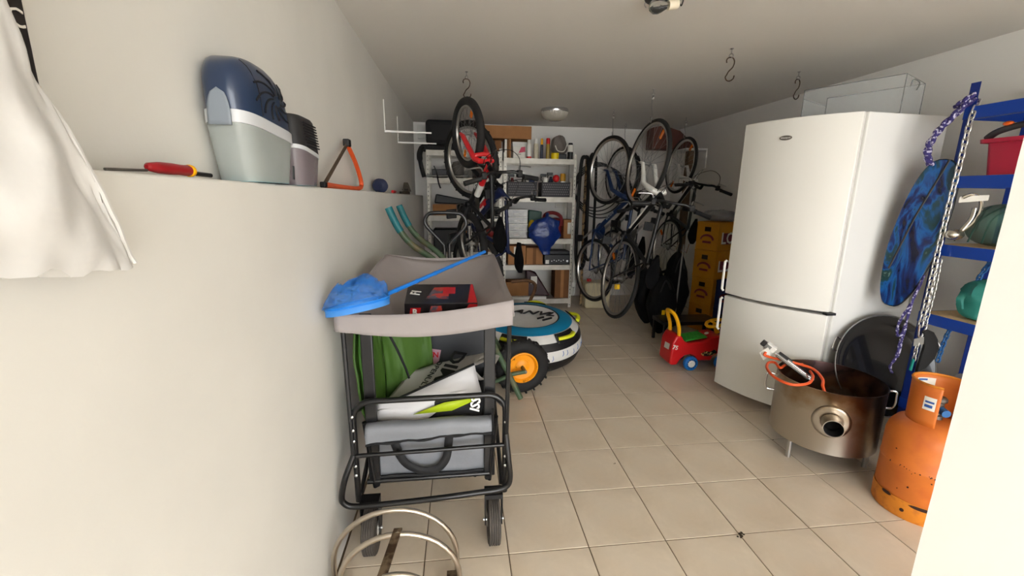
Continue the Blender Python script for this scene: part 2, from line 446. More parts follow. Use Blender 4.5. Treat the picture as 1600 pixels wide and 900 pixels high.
# soldering torch lying in the drum
GRYV = mat('grey_vent', (130, 130, 126), 0.5)
HOSE = mat('orange_gas_hose', (232, 92, 42), 0.45)
th = thing('gas_torch', 'gas torch with orange hose and white tag standing in the steel drum', 'gas torch', (1.72, 0.62, 0.40))
a0, a1 = V((1.765, 0.555, 0.428)), V((1.600, 0.708, 0.566)); ax = (a1-a0).normalized(); tl = (a1-a0).length
sv = ax.cross(V((0, 0, 1))).normalized(); sv = sv if sv.y < 0 else -sv
MB().rod(a0, a0+ax*tl*0.62, 0.011, 12).build('burner_head', CHROME, th)
MB().rod(a0+ax*tl*0.60, a0+ax*tl*0.80, 0.014, 12).build('collar', BLK, th)
q0 = a0+sv*0.028
MB().rod(q0+ax*0.01, q0+ax*tl*0.86, 0.0085, 12).build('burner_tube', CHROME, th)
MB().rod(a0+sv*0.048+ax*0.03, a0+sv*0.048+ax*tl*0.84, 0.007, 12).build('pilot_tube', STEELD, th)
MB().rod(a0-sv*0.026+ax*0.02, a0-sv*0.018+ax*tl*0.80, 0.013, 12).build('grip', BLK, th)
uv = sv.cross(ax).normalized()
R3 = Matrix((ax, sv, uv)).transposed()
MB().box(a1, (0.058, 0.046, 0.046), R3).build('igniter_box', WHITEP, th, bevel=0.004)
MB().box(a1+ax*0.012+sv*0.0235, (0.030, 0.002, 0.030), R3).build('vent_panel', GRYV, th)
MB().box(a1+ax*0.040, (0.026, 0.028, 0.032), R3).build('igniter_button', BLK, th, bevel=0.004)
tgp = a1 + sv*0.03 + V((-0.028, -0.004, -0.030))
MB().add([tgp+V(p) for p in ((-0.036, 0, 0.014), (-0.004, 0.0, -0.034), (0.044, -0.004, 0.0), (0.010, -0.004, 0.046))], [(0, 1, 2, 3)]).build('paper_tag', PAPER, th, solid=0.0008)
mb = MB(); mb.tube(cr([tgp+V((-0.008, -0.014, 0.020)), tgp+V((-0.014, -0.018, 0.004)), V((1.612, 0.685, 0.512)), V((1.70, 0.64, 0.500)), V((1.760, 0.565, 0.490)), V((1.735, 0.470, 0.474)), V((1.700, 0.425, 0.455)), V((1.705, 0.405, 0.42))], 8), 0.0075, 10)
lp = [V((1.765, 0.640, 0.486)), V((1.69, 0.665, 0.480)), V((1.625, 0.640, 0.470)), V((1.640, 0.700, 0.476)), V((1.602, 0.705, 0.476)), V((1.551, 0.650, 0.468)), V((1.515, 0.560, 0.464)), V((1.515, 0.482, 0.462)), V((1.550, 0.440, 0.462)), V((1.632, 0.445, 0.466)), V((1.715, 0.510, 0.470)), V((1.755, 0.575, 0.472))]
mb.tube(cr(lp, 8), 0.0075, 10); mb.build('hose', HOSE, th)

# ------------------------------------------------------------------ orange gas cylinder
GAS = mat('orange_gas_paint', (206, 112, 42), 0.5, var=0.10, vscale=7, col2=(188, 92, 36), c2scale=9, c2pos=(0.45, 0.75), bump=0.05, bscale=30)
GASY = mat('faded_orange_paint', (214, 130, 34), 0.55, var=0.12, vscale=8, col2=(170, 92, 30), c2scale=22, c2pos=(0.5, 0.72))
RUST = mat('rust_spots', (54, 30, 20), 0.9)
gc_ = V((1.935, 0.070, 0)); gr = 0.156
gs = thing('gas_cylinder', 'orange steel gas cylinder standing by the white wall edge', 'gas cylinder', gc_)
MB().lathe([(gr-0.01, 0.075), (gr, 0.095), (gr, 0.232), (gr+0.002, 0.236), (gr+0.002, 0.246), (gr, 0.25), (gr, 0.36), (gr-0.008, 0.395), (gr-0.028, 0.425), (gr-0.062, 0.448), (gr-0.10, 0.458), (0.0001, 0.461)], o=gc_, n=56).build('body', GAS, gs)
mb = MB(); mb.open_lathe([(gr-0.001, 0.066), (gr+0.002, 0.092), (gr+0.003, 0.082), (gr+0.001, 0.006), (gr-0.004, 0.0), (gr-0.008, 0.004), (gr-0.006, 0.068)], o=gc_, n=56)
mb.build('foot_ring', GASY, gs)
for a, w_, z_ in ((math.radians(228), 0.105, 0.082), (math.radians(178), 0.045, 0.088)):
    def sl(u, v, a=a, w_=w_, z_=z_):
        t = a + (u-0.5)*w_/gr*1.0; return gc_ + V((math.cos(t), math.sin(t), 0))*(gr+0.0042) + V((0, 0, z_ + (v-0.5)*0.016*(1-abs(2*u-1)**4)))
    MB().grid(sl, 10, 1).build('ring_slot', RUST, gs)
for a, z_ in ((math.radians(203), 0.045), (math.radians(262), 0.045)):
    p = gc_ + V((math.cos(a), math.sin(a), 0))*(gr+0.0032) + V((0, 0, z_))
    MB().lathe([(0.0001, 0.001), (0.008, 0.001), (0.008, -0.002)], o=p, axis=(math.cos(a), math.sin(a), 0), n=12).build('ring_hole', RUST, gs)
mb = MB()
for k in range(46):
    a = math.radians(random.uniform(170, 300)); z_ = random.gauss(0.241, 0.004) if k < 36 else random.uniform(0.12, 0.40)
    if z_ > 0.35: continue
    rr = random.uniform(0.0015, 0.004)
    p = gc_ + V((math.cos(a), math.sin(a), 0))*(gr+0.0018) + V((0, 0, z_))
    mb.lathe([(0.0001, 0.0009), (rr, 0.0009), (rr, -0.002)], o=p, axis=(math.cos(a), math.sin(a), 0), n=6)
mb.build('rust_marks', RUST, gs)
# collar guard: open towards the camera side
cl0, cl1 = math.radians(290), math.radians(290+288)
def colr(u, v):
    t = cl0 + (cl1-cl0)*u
    top = 0.632
    r = 0.098 + 0.004*v
    return gc_ + V((math.cos(t)*r, math.sin(t)*r, 0.438 + (top-0.438)*v))
o = MB().grid(colr, 60, 6).build('collar', GAS, gs, solid=0.004)
MB().tube([colr(i/60, 1) for i in range(61)], 0.0055, 8).build('collar_rim', GASY, o)
# labels on the collar
LBL = mat('cylinder_label', (222, 218, 206), 0.6, var=0.08, vscale=40)
LB2 = mat('label_print', (44, 84, 150), 0.6)
def patch(nm, t0, t1, z0, z1, rr, m, parent):
    def f(u, v):
        t = t0+(t1-t0)*u; return gc_+V((math.cos(t)*rr, math.sin(t)*rr, z0+(z1-z0)*v))
    return MB().grid(f, 8, 2).build(nm, m, parent)
l1 = patch('outer_label', math.radians(188), math.radians(211), 0.520, 0.580, 0.1035, LBL, o)
patch('label_print', math.radians(191), math.radians(208), 0.553, 0.562, 0.1040, LB2, l1)
patch('label_print', math.radians(191), math.radians(206), 0.532, 0.545, 0.1040, LB2, l1)
l2 = patch('inner_label', math.radians(52), math.radians(98), 0.500, 0.612, 0.0965, LBL, o)
patch('label_print', math.radians(70), math.radians(95), 0.598, 0.607, 0.0960, LB2, l2)
mb = MB(); mb.lathe([(0.022, 0.455), (0.022, 0.475), (0.014, 0.48), (0.014, 0.51), (0.018, 0.515), (0.018, 0.535), (0.001, 0.54)], o=gc_, n=18)
vv = mb.build('valve', STEELD, gs)
VB = mat('valve_cap_blue', (40, 96, 150), 0.5)
mb = MB(); mb.rod(gc_+V((0.0, -0.01, 0.505)), gc_+V((-0.012, -0.045, 0.502)), 0.017, 14); mb.build('outlet_cap', VB, vv)
mb = MB(); mb.lathe([(0.024, 0.54), (0.026, 0.545), (0.026, 0.556), (0.02, 0.562), (0.001, 0.563)], o=gc_, n=12); mb.build('hand_wheel', STEELD, vv)

# ------------------------------------------------------------------ paella pan leaning on the fridge side
PAN = mat('black_enamel_pan', (20, 20, 22), 0.22, coat=0.3, var=0.2, vscale=5)
pc = V((2.33, 0.672, 0.445)); pax = V((-0.12, -0.95, 0.26)).normalized()
pn = thing('paella_pan', 'large round black pan leaning against the side of the fridge', 'pan', (2.33, 0.66, 0.12))
mb = MB(); mb.open_lathe([(0.0001, -0.03), (0.20, -0.03), (0.25, -0.025), (0.295, 0.012), (0.303, 0.012), (0.255, -0.03), (0.2, -0.036), (0.0001, -0.036)], o=pc, axis=pax, n=56); mb.build('bowl', PAN, pn)
mb = MB(); mb.torus(pc+pax*0.012, pax, 0.30, 0.0035, 56, 6); mb.build('rim', ALU, pn)
for sgn in (1, -1):
    x_, y_, a_ = frame(pax); up_ = (V((0, 0, 1))-pax*pax.z).normalized(); sx = up_.cross(pax).normalized()*-1
    d = (sx*0.92*sgn + up_*0.40).normalized(); t = pax.cross(d)
    c = pc+pax*0.012+d*0.30
    MB().tube(cr([c-t*0.035, c-t*0.035+d*0.035+pax*0.01, c+t*0.035+d*0.035+pax*0.01, c+t*0.035], 4), 0.0045, 8).build('handle', CHROME, pn)

# ------------------------------------------------------------------ blue boltless rack by the right wall
RBL = mat('rack_blue_steel', (18, 62, 158), 0.4, coat=0.2)
RBD = mat('rack_post_blue', (26, 50, 128), 0.4)
CHIP = mat('chipboard', (214, 182, 138), 0.85, var=0.15, vscale=60)
rk = thing('storage_rack', 'blue steel storage rack with chipboard shelves at the right wall', 'rack', (2.55, 0.1, 0))
rx0, rx1, ry0, ry1 = 2.350, 2.745, -0.42, 0.560
def angle_post(x, y, sx, sy):
    mb = MB(); w = 0.042; t = 0.002
    mb.b2((x, y, 0), (x+sx*w, y+sy*t, 1.985)); mb.b2((x, y, 0), (x+sx*t, y+sy*w, 1.985)); mb.build('post', RBD, rk)
    for k in range(12):
        pass
angle_post(rx0, ry1, 1, -1); angle_post(rx1, ry1, -1, -1); angle_post(rx0, ry0, 1, 1); angle_post(rx1, ry0, -1, 1)
RZ = (1.872, 1.538, 1.190, 0.815, 0.30)
for z in RZ:
    MB().b2((rx0+0.004, ry0+0.004, z-0.012), (rx1-0.004, ry1-0.004, z)).build('shelf_board', CHIP, rk, smooth=False)
    for a, b in (((rx0-0.004, ry0, z-0.058), (rx0, ry1-0.002, z-0.001)), ((rx1, ry0, z-0.058), (rx1+0.004, ry1-0.002, z-0.001)), ((rx0, ry1, z-0.058), (rx1, ry1+0.004, z-0.001)), ((rx0, ry0-0.004, z-0.058), (rx1, ry0, z-0.001))):
        MB().b2(a, b).build('beam', RBL, rk, smooth=False)
    MB().b2((rx0, ry0+0.01, z-0.060), (rx0+0.03, ry1-0.01, z-0.058)).build('beam_lip', RBL, rk, smooth=False)
# things on and about the rack
BKT = mat('crimson_plastic', (176, 34, 62), 0.4)
bk = thing('bucket', 'crimson plastic bucket on the second blue rack shelf', 'bucket', (2.50, 0.275, RZ[1]))
bk_c = V((2.50, 0.275, RZ[1]))
def sqr(hw, hd, z, n=8, r=0.03):
    out = []
    for cx, cy, a in ((1, 1, 0), (-1, 1, 90), (-1, -1, 180), (1, -1, 270)):
        for k in range(n):
            t = math.radians(a + 90*k/(n-1)); out.append(bk_c + V((cx*(hw-r)+r*math.cos(t), cy*(hd-r)+r*math.sin(t), z)))
    return out
mb = MB(); rings = [sqr(0.115, 0.17, 0.0), sqr(0.125, 0.185, 0.15), sqr(0.145, 0.205, 0.152), sqr(0.147, 0.207, 0.170), sqr(0.122, 0.182, 0.168), sqr(0.112, 0.165, 0.01)]
n_ = len(rings[0]); vs = [p for r in rings for p in r]
fs = [(i*n_+k, i*n_+(k+1) % n_, (i+1)*n_+(k+1) % n_, (i+1)*n_+k) for i in range(len(rings)-1) for k in range(n_)] + [tuple(range(n_))[::-1], tuple((len(rings)-1)*n_+k for k in range(n_))]
mb.add(vs, fs); mb.build('tub', BKT, bk)
GRYP = mat('charcoal_plastic', (58, 56, 58), 0.45)
mb = MB(); mb.tube(cr([bk_c+V((-0.10, 0.20, 0.175)), bk_c+V((-0.11, 0.15, 0.205)), bk_c+V((-0.10, 0.05, 0.228)), bk_c+V((-0.09, -0.10, 0.235)), bk_c+V((-0.09, -0.2, 0.235))], 6), [0.010]+[0.018]*22+[0.02, 0.02], 10, flat=0.8)
hd_ = thing('hand_vacuum', 'charcoal handle with an orange button lying across the crimson bucket', 'vacuum', bk_c+V((-0.1, 0.05, 0.17)))
mb.build('handle', GRYP, hd_)
mb = MB(); mb.ball(bk_c+V((-0.113, 0.118, 0.235)), 0.016, 12, 8, (1, 1.3, 0.7)); mb.build('button', ORANGE, hd_)
mb = MB(); mb.b2((2.36, 0.05, RZ[0]), (2.62, 0.30, RZ[0]+0.03))
one(mb, 'toolbox_lid', BLK, 'flat black plastic case on the topmost blue rack shelf', 'case', bevel=0.006)
# ------------------------------------------------------------------ folding wagon with canopy
GFAB = mat('grey_canopy_fabric', (150, 142, 140), 0.85, var=0.08, vscale=5, bump=0.25, bscale=9)
GNYL = mat('grey_nylon', (118, 120, 125), 0.5, var=0.1, vscale=6, bump=0.35, bscale=14)
WEB = mat('black_webbing', (24, 24, 26), 0.8, bump=0.1, bscale=200)
BOLT = mat('bolt_zinc', (196, 196, 192), 0.3, metal=0.9)
wg = thing('folding_wagon', 'black framed folding wagon with grey fabric body and grey canopy', 'wagon', (-0.3, 0.5, 0))
x0, x1, yf, yb = -0.585, -0.012, 0.075, 0.90
fr_r = 0.0115
# front and rear frame hoops
def hoop(y, zt, nm, zb=0.235):
    r = 0.07; pts = [(x0, y, zb), (x0, y, zt-r)]
    for k in range(1, 6): a = PI/2*k/6; pts.append((x0+r-r*math.cos(a), y, zt-r+r*math.sin(a)))
    pts.append((x0+r, y, zt)); pts.append((x1-r, y, zt+0.006))
    for k in range(1, 6): a = PI/2*k/6; pts.append((x1-r+r*math.sin(a), y, zt-r+r*math.cos(a)+0.006))
    pts += [(x1, y, zt-r), (x1, y, zb)]
    return MB().tube(pts, fr_r, 10).build(nm, BLKM, wg)
hp = hoop(yf, 0.655, 'front_hoop'); hoop(yb, 0.655, 'rear_hoop')
# bolts on the front hoop
for x, z in ((x0, 0.60), (x0, 0.545), (x0, 0.50), (x0, 0.395), (x0, 0.355), (x1, 0.55), (x1, 0.40), (x1, 0.36)):
    MB().lathe([(0.006, 0), (0.006, 0.004), (0.003, 0.006), (0.0005, 0.006)], o=(x, yf-0.011, z), axis=(0, -1, 0), n=8).build('bolt', BOLT, wg)
mb = MB(); mb.rod((x0, yf-0.012, 0.438), (x1, yf-0.012, 0.452), 0.0085, 10); mb.build('cross_bar', BLKM, wg)
mb = MB(); mb.rod((x0+0.03, yf+0.03, 0.295), (x1-0.055, yf+0.03, 0.30), 0.010, 10); mb.build('lower_bar', BLKM, wg)
# bottom slats and side rails
for x in (x0+0.07, x1-0.07):
    MB().rod((x, yf+0.02, 0.285), (x, yb, 0.285), 0.010, 8).build('side_rail', BLKM, wg)
for k in range(4):
    x = x0+0.14+k*0.105
    MB().rod((x, yf+0.03, 0.292), (x, yb, 0.292), 0.008, 8).build('bottom_slat', BLKM, wg)
for x in (x0+0.012, x1-0.012):
    MB().rod((x, yf, 0.27), (x, yb, 0.62), 0.009, 8).build('scissor_bar', BLKM, wg)
    MB().rod((x, yf, 0.62), (x, yb, 0.27), 0.009, 8).build('scissor_bar', BLKM, wg)
MB().rod((x1-0.035, yf+0.02, 0.56), (x1-0.06, yf+0.03, 0.27), 0.009, 8).build('front_strut', BLKM, wg)
MB().rod((x0+0.035, yf+0.02, 0.56), (x0+0.06, yf+0.03, 0.27), 0.009, 8).build('front_strut', BLKM, wg)
# U-shaped push handle folded down in front
yh = yf-0.035
pts = cr([(x0-0.002, yf-0.013, 0.445), (x0-0.035, yh, 0.36), (x0-0.052, yh, 0.285), (x0-0.045, yh, 0.255), (x0-0.012, yh, 0.238), (x0+0.08, yh, 0.238), (-0.30, yh, 0.247), (x1-0.10, yh, 0.262), (x1-0.03, yh, 0.268), (x1+0.008, yh, 0.285), (x1+0.018, yh, 0.325), (x1+0.012, yh, 0.39), (x1+0.002, yf-0.013, 0.50)], 6)
mb = MB().tube(pts, 0.0115, 10); mb.build('push_handle', BLKM, wg)
# wheels
TYR = mat('wagon_tyre', (70, 64, 58), 0.8, var=0.25, vscale=30)
def wagon_wheel(x, y, r=0.098, w=0.050):
    mb = MB(); prof = [(r*0.6, -w/2), (r*0.9, -w/2), (r*0.97, -w*0.42)]
    for k in range(5):
        c = -w*0.36+k*w*0.18; prof += [(r, c-w*0.06), (r, c+w*0.05), (r*0.965, c+w*0.06), (r*0.965, c+w*0.11)]
    prof += [(r*0.97, w*0.44), (r*0.9, w/2), (r*0.6, w/2)]
    mb.lathe(prof, o=(x, y, r), axis=(1, 0, 0), n=32); t = mb.build('wheel', TYR, wg)
    MB().lathe([(0.001, -w*0.52), (r*0.18, -w*0.54), (r*0.6, -w*0.40), (r*0.62, 0), (r*0.6, w*0.40), (r*0.18, w*0.54), (0.001, w*0.52)], o=(x, y, r), axis=(1, 0, 0), n=20).build('wheel_hub', WHITEP, t)
    mb = MB(); s = 1
    for sx in (-1, 1):
        mb.hexa([(x+sx*0.034-0.002, y-0.018, r-0.015), (x+sx*0.034+0.002, y-0.018, r-0.015), (x+sx*0.034+0.002, y+0.018, r-0.015), (x+sx*0.034-0.002, y+0.018, r-0.015),
                 (x+sx*0.034-0.002, y-0.028, 0.215), (x+sx*0.034+0.002, y-0.028, 0.215), (x+sx*0.034+0.002, y+0.028, 0.215), (x+sx*0.034-0.002, y+0.028, 0.215)])
    mb.b2((x-0.036, y-0.03, 0.213), (x+0.036, y+0.03, 0.232)); mb.build('wheel_fork', BLK, wg)
    MB().rod((x-0.042, y, r), (x+0.042, y, r), 0.006, 8).build('axle', BOLT, t)
for x, y in ((-0.545, 0.085), (-0.056, 0.085), (-0.545, 0.86), (-0.056, 0.86)): wagon_wheel(x, y)
# fabric body
bx0, bx1, by0, by1, bz0_, bz1_ = x0+0.055, x1-0.06, yf+0.045, yb-0.03, 0.305, 0.60
mb = MB()
def wr(p, s=0.006): return V(p)+V((noise.noise(V(p)*9)*s, noise.noise(V(p)*9+V((7, 3, 1)))*s, noise.noise(V(p)*8+V((2, 9, 4)))*s))
mb.grid(lambda u, v: wr((bx0+(bx1-bx0)*u, by0-0.012*math.sin(PI*u)*math.sin(PI*v), bz0_+(0.50-bz0_)*v), 0.012), 30, 10)
fp = mb.build('front_panel', GNYL, wg, solid=0.003)
for xa in (bx0, bx1): MB().tube([(xa, by0-0.006, bz0_), (xa, by0-0.008, 0.50)], 0.008, 6, flat=0.5).build('binding', WEB, fp)
MB().tube([wr((bx0+(bx1-bx0)*k/20, by0-0.008, bz0_), 0.012) for k in range(21)], 0.007, 6).build('binding', WEB, fp)
for xa in (bx0, bx1):
    MB().grid(lambda u, v: wr((xa, by0+(by1-by0)*u, bz0_+(bz1_-bz0_)*v), 0.008), 14, 6).build('side_panel', WEB if xa == bx0 else GNYL, wg, solid=0.003)
MB().grid(lambda u, v: wr((bx0+(bx1-bx0)*u, by1, bz0_+(bz1_-bz0_)*v), 0.008), 14, 6).build('rear_panel', GNYL, wg, solid=0.003)
MB().b2((bx0, by0, bz0_-0.004), (bx1, by1, bz0_+0.004)).build('bottom_panel', WEB, wg)
# folded-over flap at the front
mb = MB(); fl0, fl1 = x0+0.045, x1-0.055
mb.grid(lambda u, v: wr((fl0+(fl1-fl0)*u, yf-0.004-0.018*math.sin(min(1, v*1.6)*PI/2)+0.03*max(0, (0.18-v)/0.18), 0.553 - 0.075*v + 0.010*u*(1-v) + 0.030*u*v + (0.012*(1-(v/0.15-1)**2) if v < 0.15 else 0.012)), 0.006), 40, 14)
flp = mb.build('front_flap', GNYL, wg, solid=0.004)
MB().tube([wr((fl0+(fl1-fl0)*k/24, yf-0.020, 0.486+0.030*k/24+0.004*math.sin(k)), 0.004) for k in range(25)], 0.010, 6, flat=0.5).build('binding', WEB, flp)
for xa, rl in ((fl1+0.005, 0.010),):
    MB().tube([(xa, yf-0.018, 0.61), (xa, yf-0.020, 0.505)], rl, 6, flat=0.4).build('binding', WEB, flp)
# carry strap on the front panel
hp_ = [(-0.445, by0-0.022, 0.500), (-0.440, by0-0.026, 0.46), (-0.405, by0-0.034, 0.385), (-0.345, by0-0.038, 0.347), (-0.285, by0-0.038, 0.347), (-0.245, by0-0.034, 0.39), (-0.232, by0-0.026, 0.47), (-0.228, by0-0.022, 0.510)]
pp = cr(hp_, 6); mb = MB(); w_ = 0.016; vs = []
for i, p in enumerate(pp):
    t = (pp[min(i+1, len(pp)-1)]-pp[max(i-1, 0)]).normalized(); s_ = t.cross(V((0, 1, 0))).normalized()
    vs += [p+s_*w_, p-s_*w_]
mb.add(vs, [(2*i, 2*i+1, 2*i+3, 2*i+2) for i in range(len(pp)-1)]); mb.build('carry_strap', WEB, wg, solid=0.003)
# canopy poles: flat inner ones at the front, thin outer ones, rear pair
for x in (-0.525, -0.072):
    MB().b2((x-0.022, yf+0.025, 0.29), (x+0.022, yf+0.040, 0.985)).build('canopy_post', BLKM, wg, bevel=0.004)
MB().rod((x0-0.005, yf-0.012, 0.40), (x0-0.012, yf-0.005, 0.985), 0.0085, 8).build('canopy_pole', BLKM, wg)
MB().rod((x1+0.004, yf-0.012, 0.50), (x1+0.012, yf-0.005, 0.985), 0.0085, 8).build('canopy_pole', BLKM, wg)
for x in (x0+0.03, x1): MB().rod((x, yb, 0.5), (x, yb-0.02, 1.08), 0.0085, 8).build('canopy_pole', BLKM, wg)
# canopy: sagging roof with a valance
cxl, cxr, cyf, cyb = x0-0.028, x1+0.020, yf-0.032, 0.825
def rimz(u, v):      # height of the canopy edge
    zf = 1.000+0.040*u - 0.022*math.sin(PI*u)
    zb = 1.100 - 0.022*math.sin(PI*u)
    s = v*v*(3-2*v)
    return zf*(1-s)+zb*s
def cxy(u, v):
    xl = cxl + (0.055)*v; xr = cxr - 0.012*v
    return xl+(xr-xl)*u, cyf+(cyb-cyf)*v
def roof(u, v):
    x, y = cxy(u, v)
    b = (math.sin(PI*u)**0.7)*(math.sin(PI*min(1, v*0.98+0.01))**0.8)
    z = rimz(u, v) - 0.155*b + 0.006*noise.noise((u*5, v*5, 0))
    return (x, y, z)
MB().grid(roof, 36, 36).build('canopy_roof', GFAB, wg, solid=0.003)
def val(edge):
    def f(t, w):
        u, v = {'f': (t, 0), 'b': (1-t, 1), 'l': (0, 1-t), 'r': (1, t)}[edge]
        x, y = cxy(u, v); z = rimz(u, v)
        dz = 0.062 + (0.020*math.sin(PI*t) if edge == 'f' else 0.0) + (0.030*t**3 if edge == 'f' else 0)
        o = 0.004*noise.noise((t*14, w*2, 3))*w
        ox, oy = {'f': (0, -1), 'b': (0, 1), 'l': (-1, 0), 'r': (1, 0)}[edge]
        return (x+ox*(o+0.004*w), y+oy*(o+0.004*w), z-dz*w + 0.003)
    return f
for e_ in 'fblr':
    MB().grid(val(e_), 40, 5).build('canopy_valance', GFAB, wg, solid=0.003)

# ------------------------------------------------------------------ things lying on the canopy
TB = mat('toy_box_print', (26, 24, 28), 0.3)
TBR = mat('toy_box_red', (196, 26, 32), 0.3)
TBP = mat('toy_box_picture', (88, 84, 96), 0.3, col2=(190, 60, 50), c2scale=18, c2pos=(0.48, 0.56))
Xb = xf((-0.262, 0.335, 0.935), rx=math.radians(7), ry=math.radians(1), rz=math.radians(3))
tb = thing('toy_carton', 'glossy black and red toy carton lying on the grey canopy', 'box', (-0.262, 0.335, 0.94))
L_, D_, Hh = 0.285, 0.235, 0.072
o = MB(Xb).hexa([(-L_/2, -D_/2, 0), (L_/2, -D_/2, 0), (L_/2, D_/2, 0), (-L_/2, D_/2, 0), (-L_/2, -D_/2, Hh), (L_/2, -D_/2, Hh), (L_/2, D_/2, Hh), (-L_/2, D_/2, Hh)]).build('carton', TB, tb, bevel=0.0015)
ez = 0.0008
def face(nm, pts, m, par): return MB(Xb).add(pts, [tuple(range(len(pts)))]).build(nm, m, par, smooth=False)
fy = -D_/2-ez; tz = Hh+ez
face('red_panel', [(L_*0.24, fy, 0.004), (L_/2-0.002, fy, 0.004), (L_/2-0.002, fy, Hh-0.004), (L_*0.38, fy, Hh-0.004)], TBR, o)
face('red_end', [(L_/2+ez, -D_/2+0.002, 0.003), (L_/2+ez, D_/2-0.002, 0.003), (L_/2+ez, D_/2-0.002, Hh-0.003), (L_/2+ez, -D_/2+0.002, Hh-0.003)], TBR, o)
face('red_top', [(L_*0.36, -D_/2+0.003, tz), (L_/2-0.002, -D_/2+0.003, tz), (L_/2-0.002, D_/2-0.004, tz), (L_*0.46, D_/2-0.004, tz)], TBR, o)
face('red_square', [(-L_*0.44, fy-ez, 0.018), (-L_*0.30, fy-ez, 0.018), (-L_*0.28, fy-ez, 0.055), (-L_*0.42, fy-ez, 0.055)], TBR, o)
face('toy_picture', [(-L_*0.20, fy, 0.012), (L_*0.02, fy, 0.012), (L_*0.0, fy, 0.062), (-L_*0.14, fy, 0.062)], TBP, o)
face('toy_picture', [(-L_*0.22, -D_*0.28, tz), (L_*0.10, -D_*0.30, tz), (L_*0.12, D_*0.32, tz), (-L_*0.10, D_*0.30, tz)], TBP, o)
face('red_square', [(L_*0.02, -D_*0.05, tz+ez), (L_*0.20, -D_*0.05, tz+ez), (L_*0.22, D_*0.30, tz+ez), (L_*0.04, D_*0.30, tz+ez)], TBR, o)
R3 = Xb.to_3x3()
text('R', 0.034, Xb @ V((-L_*0.36, fy-2*ez, 0.037)), R3 @ V((1, 0, 0)), R3 @ V((0, 0, 1)), WHITE, 'lettering', o, bold=0.0012)
text('F1', 0.056, Xb @ V((-L_*0.36, D_*0.02, tz)), R3 @ V((0.15, 1, 0)), R3 @ V((-1, 0.15, 0)), WHITE, 'lettering', o, bold=0.0015, shear=0.2)
text('ls', 0.022, Xb @ V((L_*0.18, fy-ez, 0.022)), R3 @ V((1, 0, 0.1)), R3 @ V((0, 0, 1)), WHITE, 'lettering', o)
# fishing net
NETB = mat('blue_net_pole', (24, 116, 206), 0.35)
nm_ = mat('blue_net_mesh', (44, 118, 200), 0.7, alpha=0.42)
nt_ = thing('landing_net', 'blue hand net on a long blue pole lying over the wagon canopy', 'net', (-0.45, 0.2, 1.0))
h0, h1 = V((-0.455, 0.130, 1.048)), V((-0.055, 0.74, 1.126))
mb = MB(); mb.rod(h0, h1, 0.0080, 10); 
for k in range(6): 
    t = (k+0.5)/6; mb.rod(h0.lerp(h1, t), h0.lerp(h1, t+0.012), 0.0092, 10)
pl_ = mb.build('pole', NETB, nt_)
hc, ha, hb = V((-0.535, 0.058, 1.036)), V((0.103, 0.022, 0.016)), V((-0.005, 0.080, -0.010))
hoop_pts = [hc+ha*math.cos(2*PI*k/28)+hb*math.sin(2*PI*k/28) for k in range(28)]
MB().tube(hoop_pts, 0.0042, 8, closed=True).build('ring', NETB, nt_)
def band(u, v):
    p = hc+ha*1.01*math.cos(2*PI*u)+hb*1.01*math.sin(2*PI*u); return p + V((0, 0, 0.006-0.030*v))
NETB2 = mat('blue_net_band', (58, 138, 220), 0.6, alpha=0.8)
MB().grid(band, 36, 2, cu=True).build('net_band', NETB2, nt_)
def bag(u, v):
    a = 2*PI*u; k = math.cos(PI/2*v)**0.55
    p = hc+ha*k*math.cos(a)+hb*k*math.sin(a) + V((-0.01*v, 0.015*v, 0.072*math.sin(PI/2*v)))
    n = 0.022*noise.noise((math.cos(a)*3+1, math.sin(a)*3, v*4)) + 0.012*noise.noise((math.cos(a)*9, math.sin(a)*9, v*9))
    return p + V((n*0.6, n, n*1.4))*(1 if v > 0.08 else 0.2)
MB().grid(bag, 48, 16, cu=True).build('net_bag', nm_, nt_)

# ------------------------------------------------------------------ things inside the wagon
GRN = mat('green_tent_fabric', (60, 92, 28), 0.6, var=0.12, vscale=6, bump=0.2, bscale=20)
GRND = mat('green_piping', (62, 110, 34), 0.6)
tn = thing('folded_tent', 'green fabric pop-up tent folded and standing in the wagon', 'tent', (-0.52, 0.2, 0.35))
def leaf(x_, y_, dx, dy, w, h, lean, z0):
    def f(u, v):
        a = u*2-1; t = v
        wid = w*math.sin(PI*(0.12+0.80*t))**0.6
        return (x_+dx*(a*wid)+lean*t + 0.01*noise.noise((u*4, v*5, x_*9)), y_+dy*a*wid + 0.014*math.cos(a*2.5)+0.008*noise.noise((u*5, v*6, 2+x_*7)), z0+h*t)
    return f
for x_, y_, dx, dy, w, h, lean, z0 in ((-0.548, 0.235, 0.12, 0.95, 0.085, 0.46, -0.035, 0.47), (-0.530, 0.245, 0.16, 0.94, 0.085, 0.46, -0.03, 0.47), (-0.512, 0.255, 0.20, 0.92, 0.08, 0.45, -0.02, 0.47)):
    MB().grid(leaf(x_, y_, dx, dy, w, h, lean, z0), 12, 22).build('fabric_panel', GRN, tn, solid=0.006)
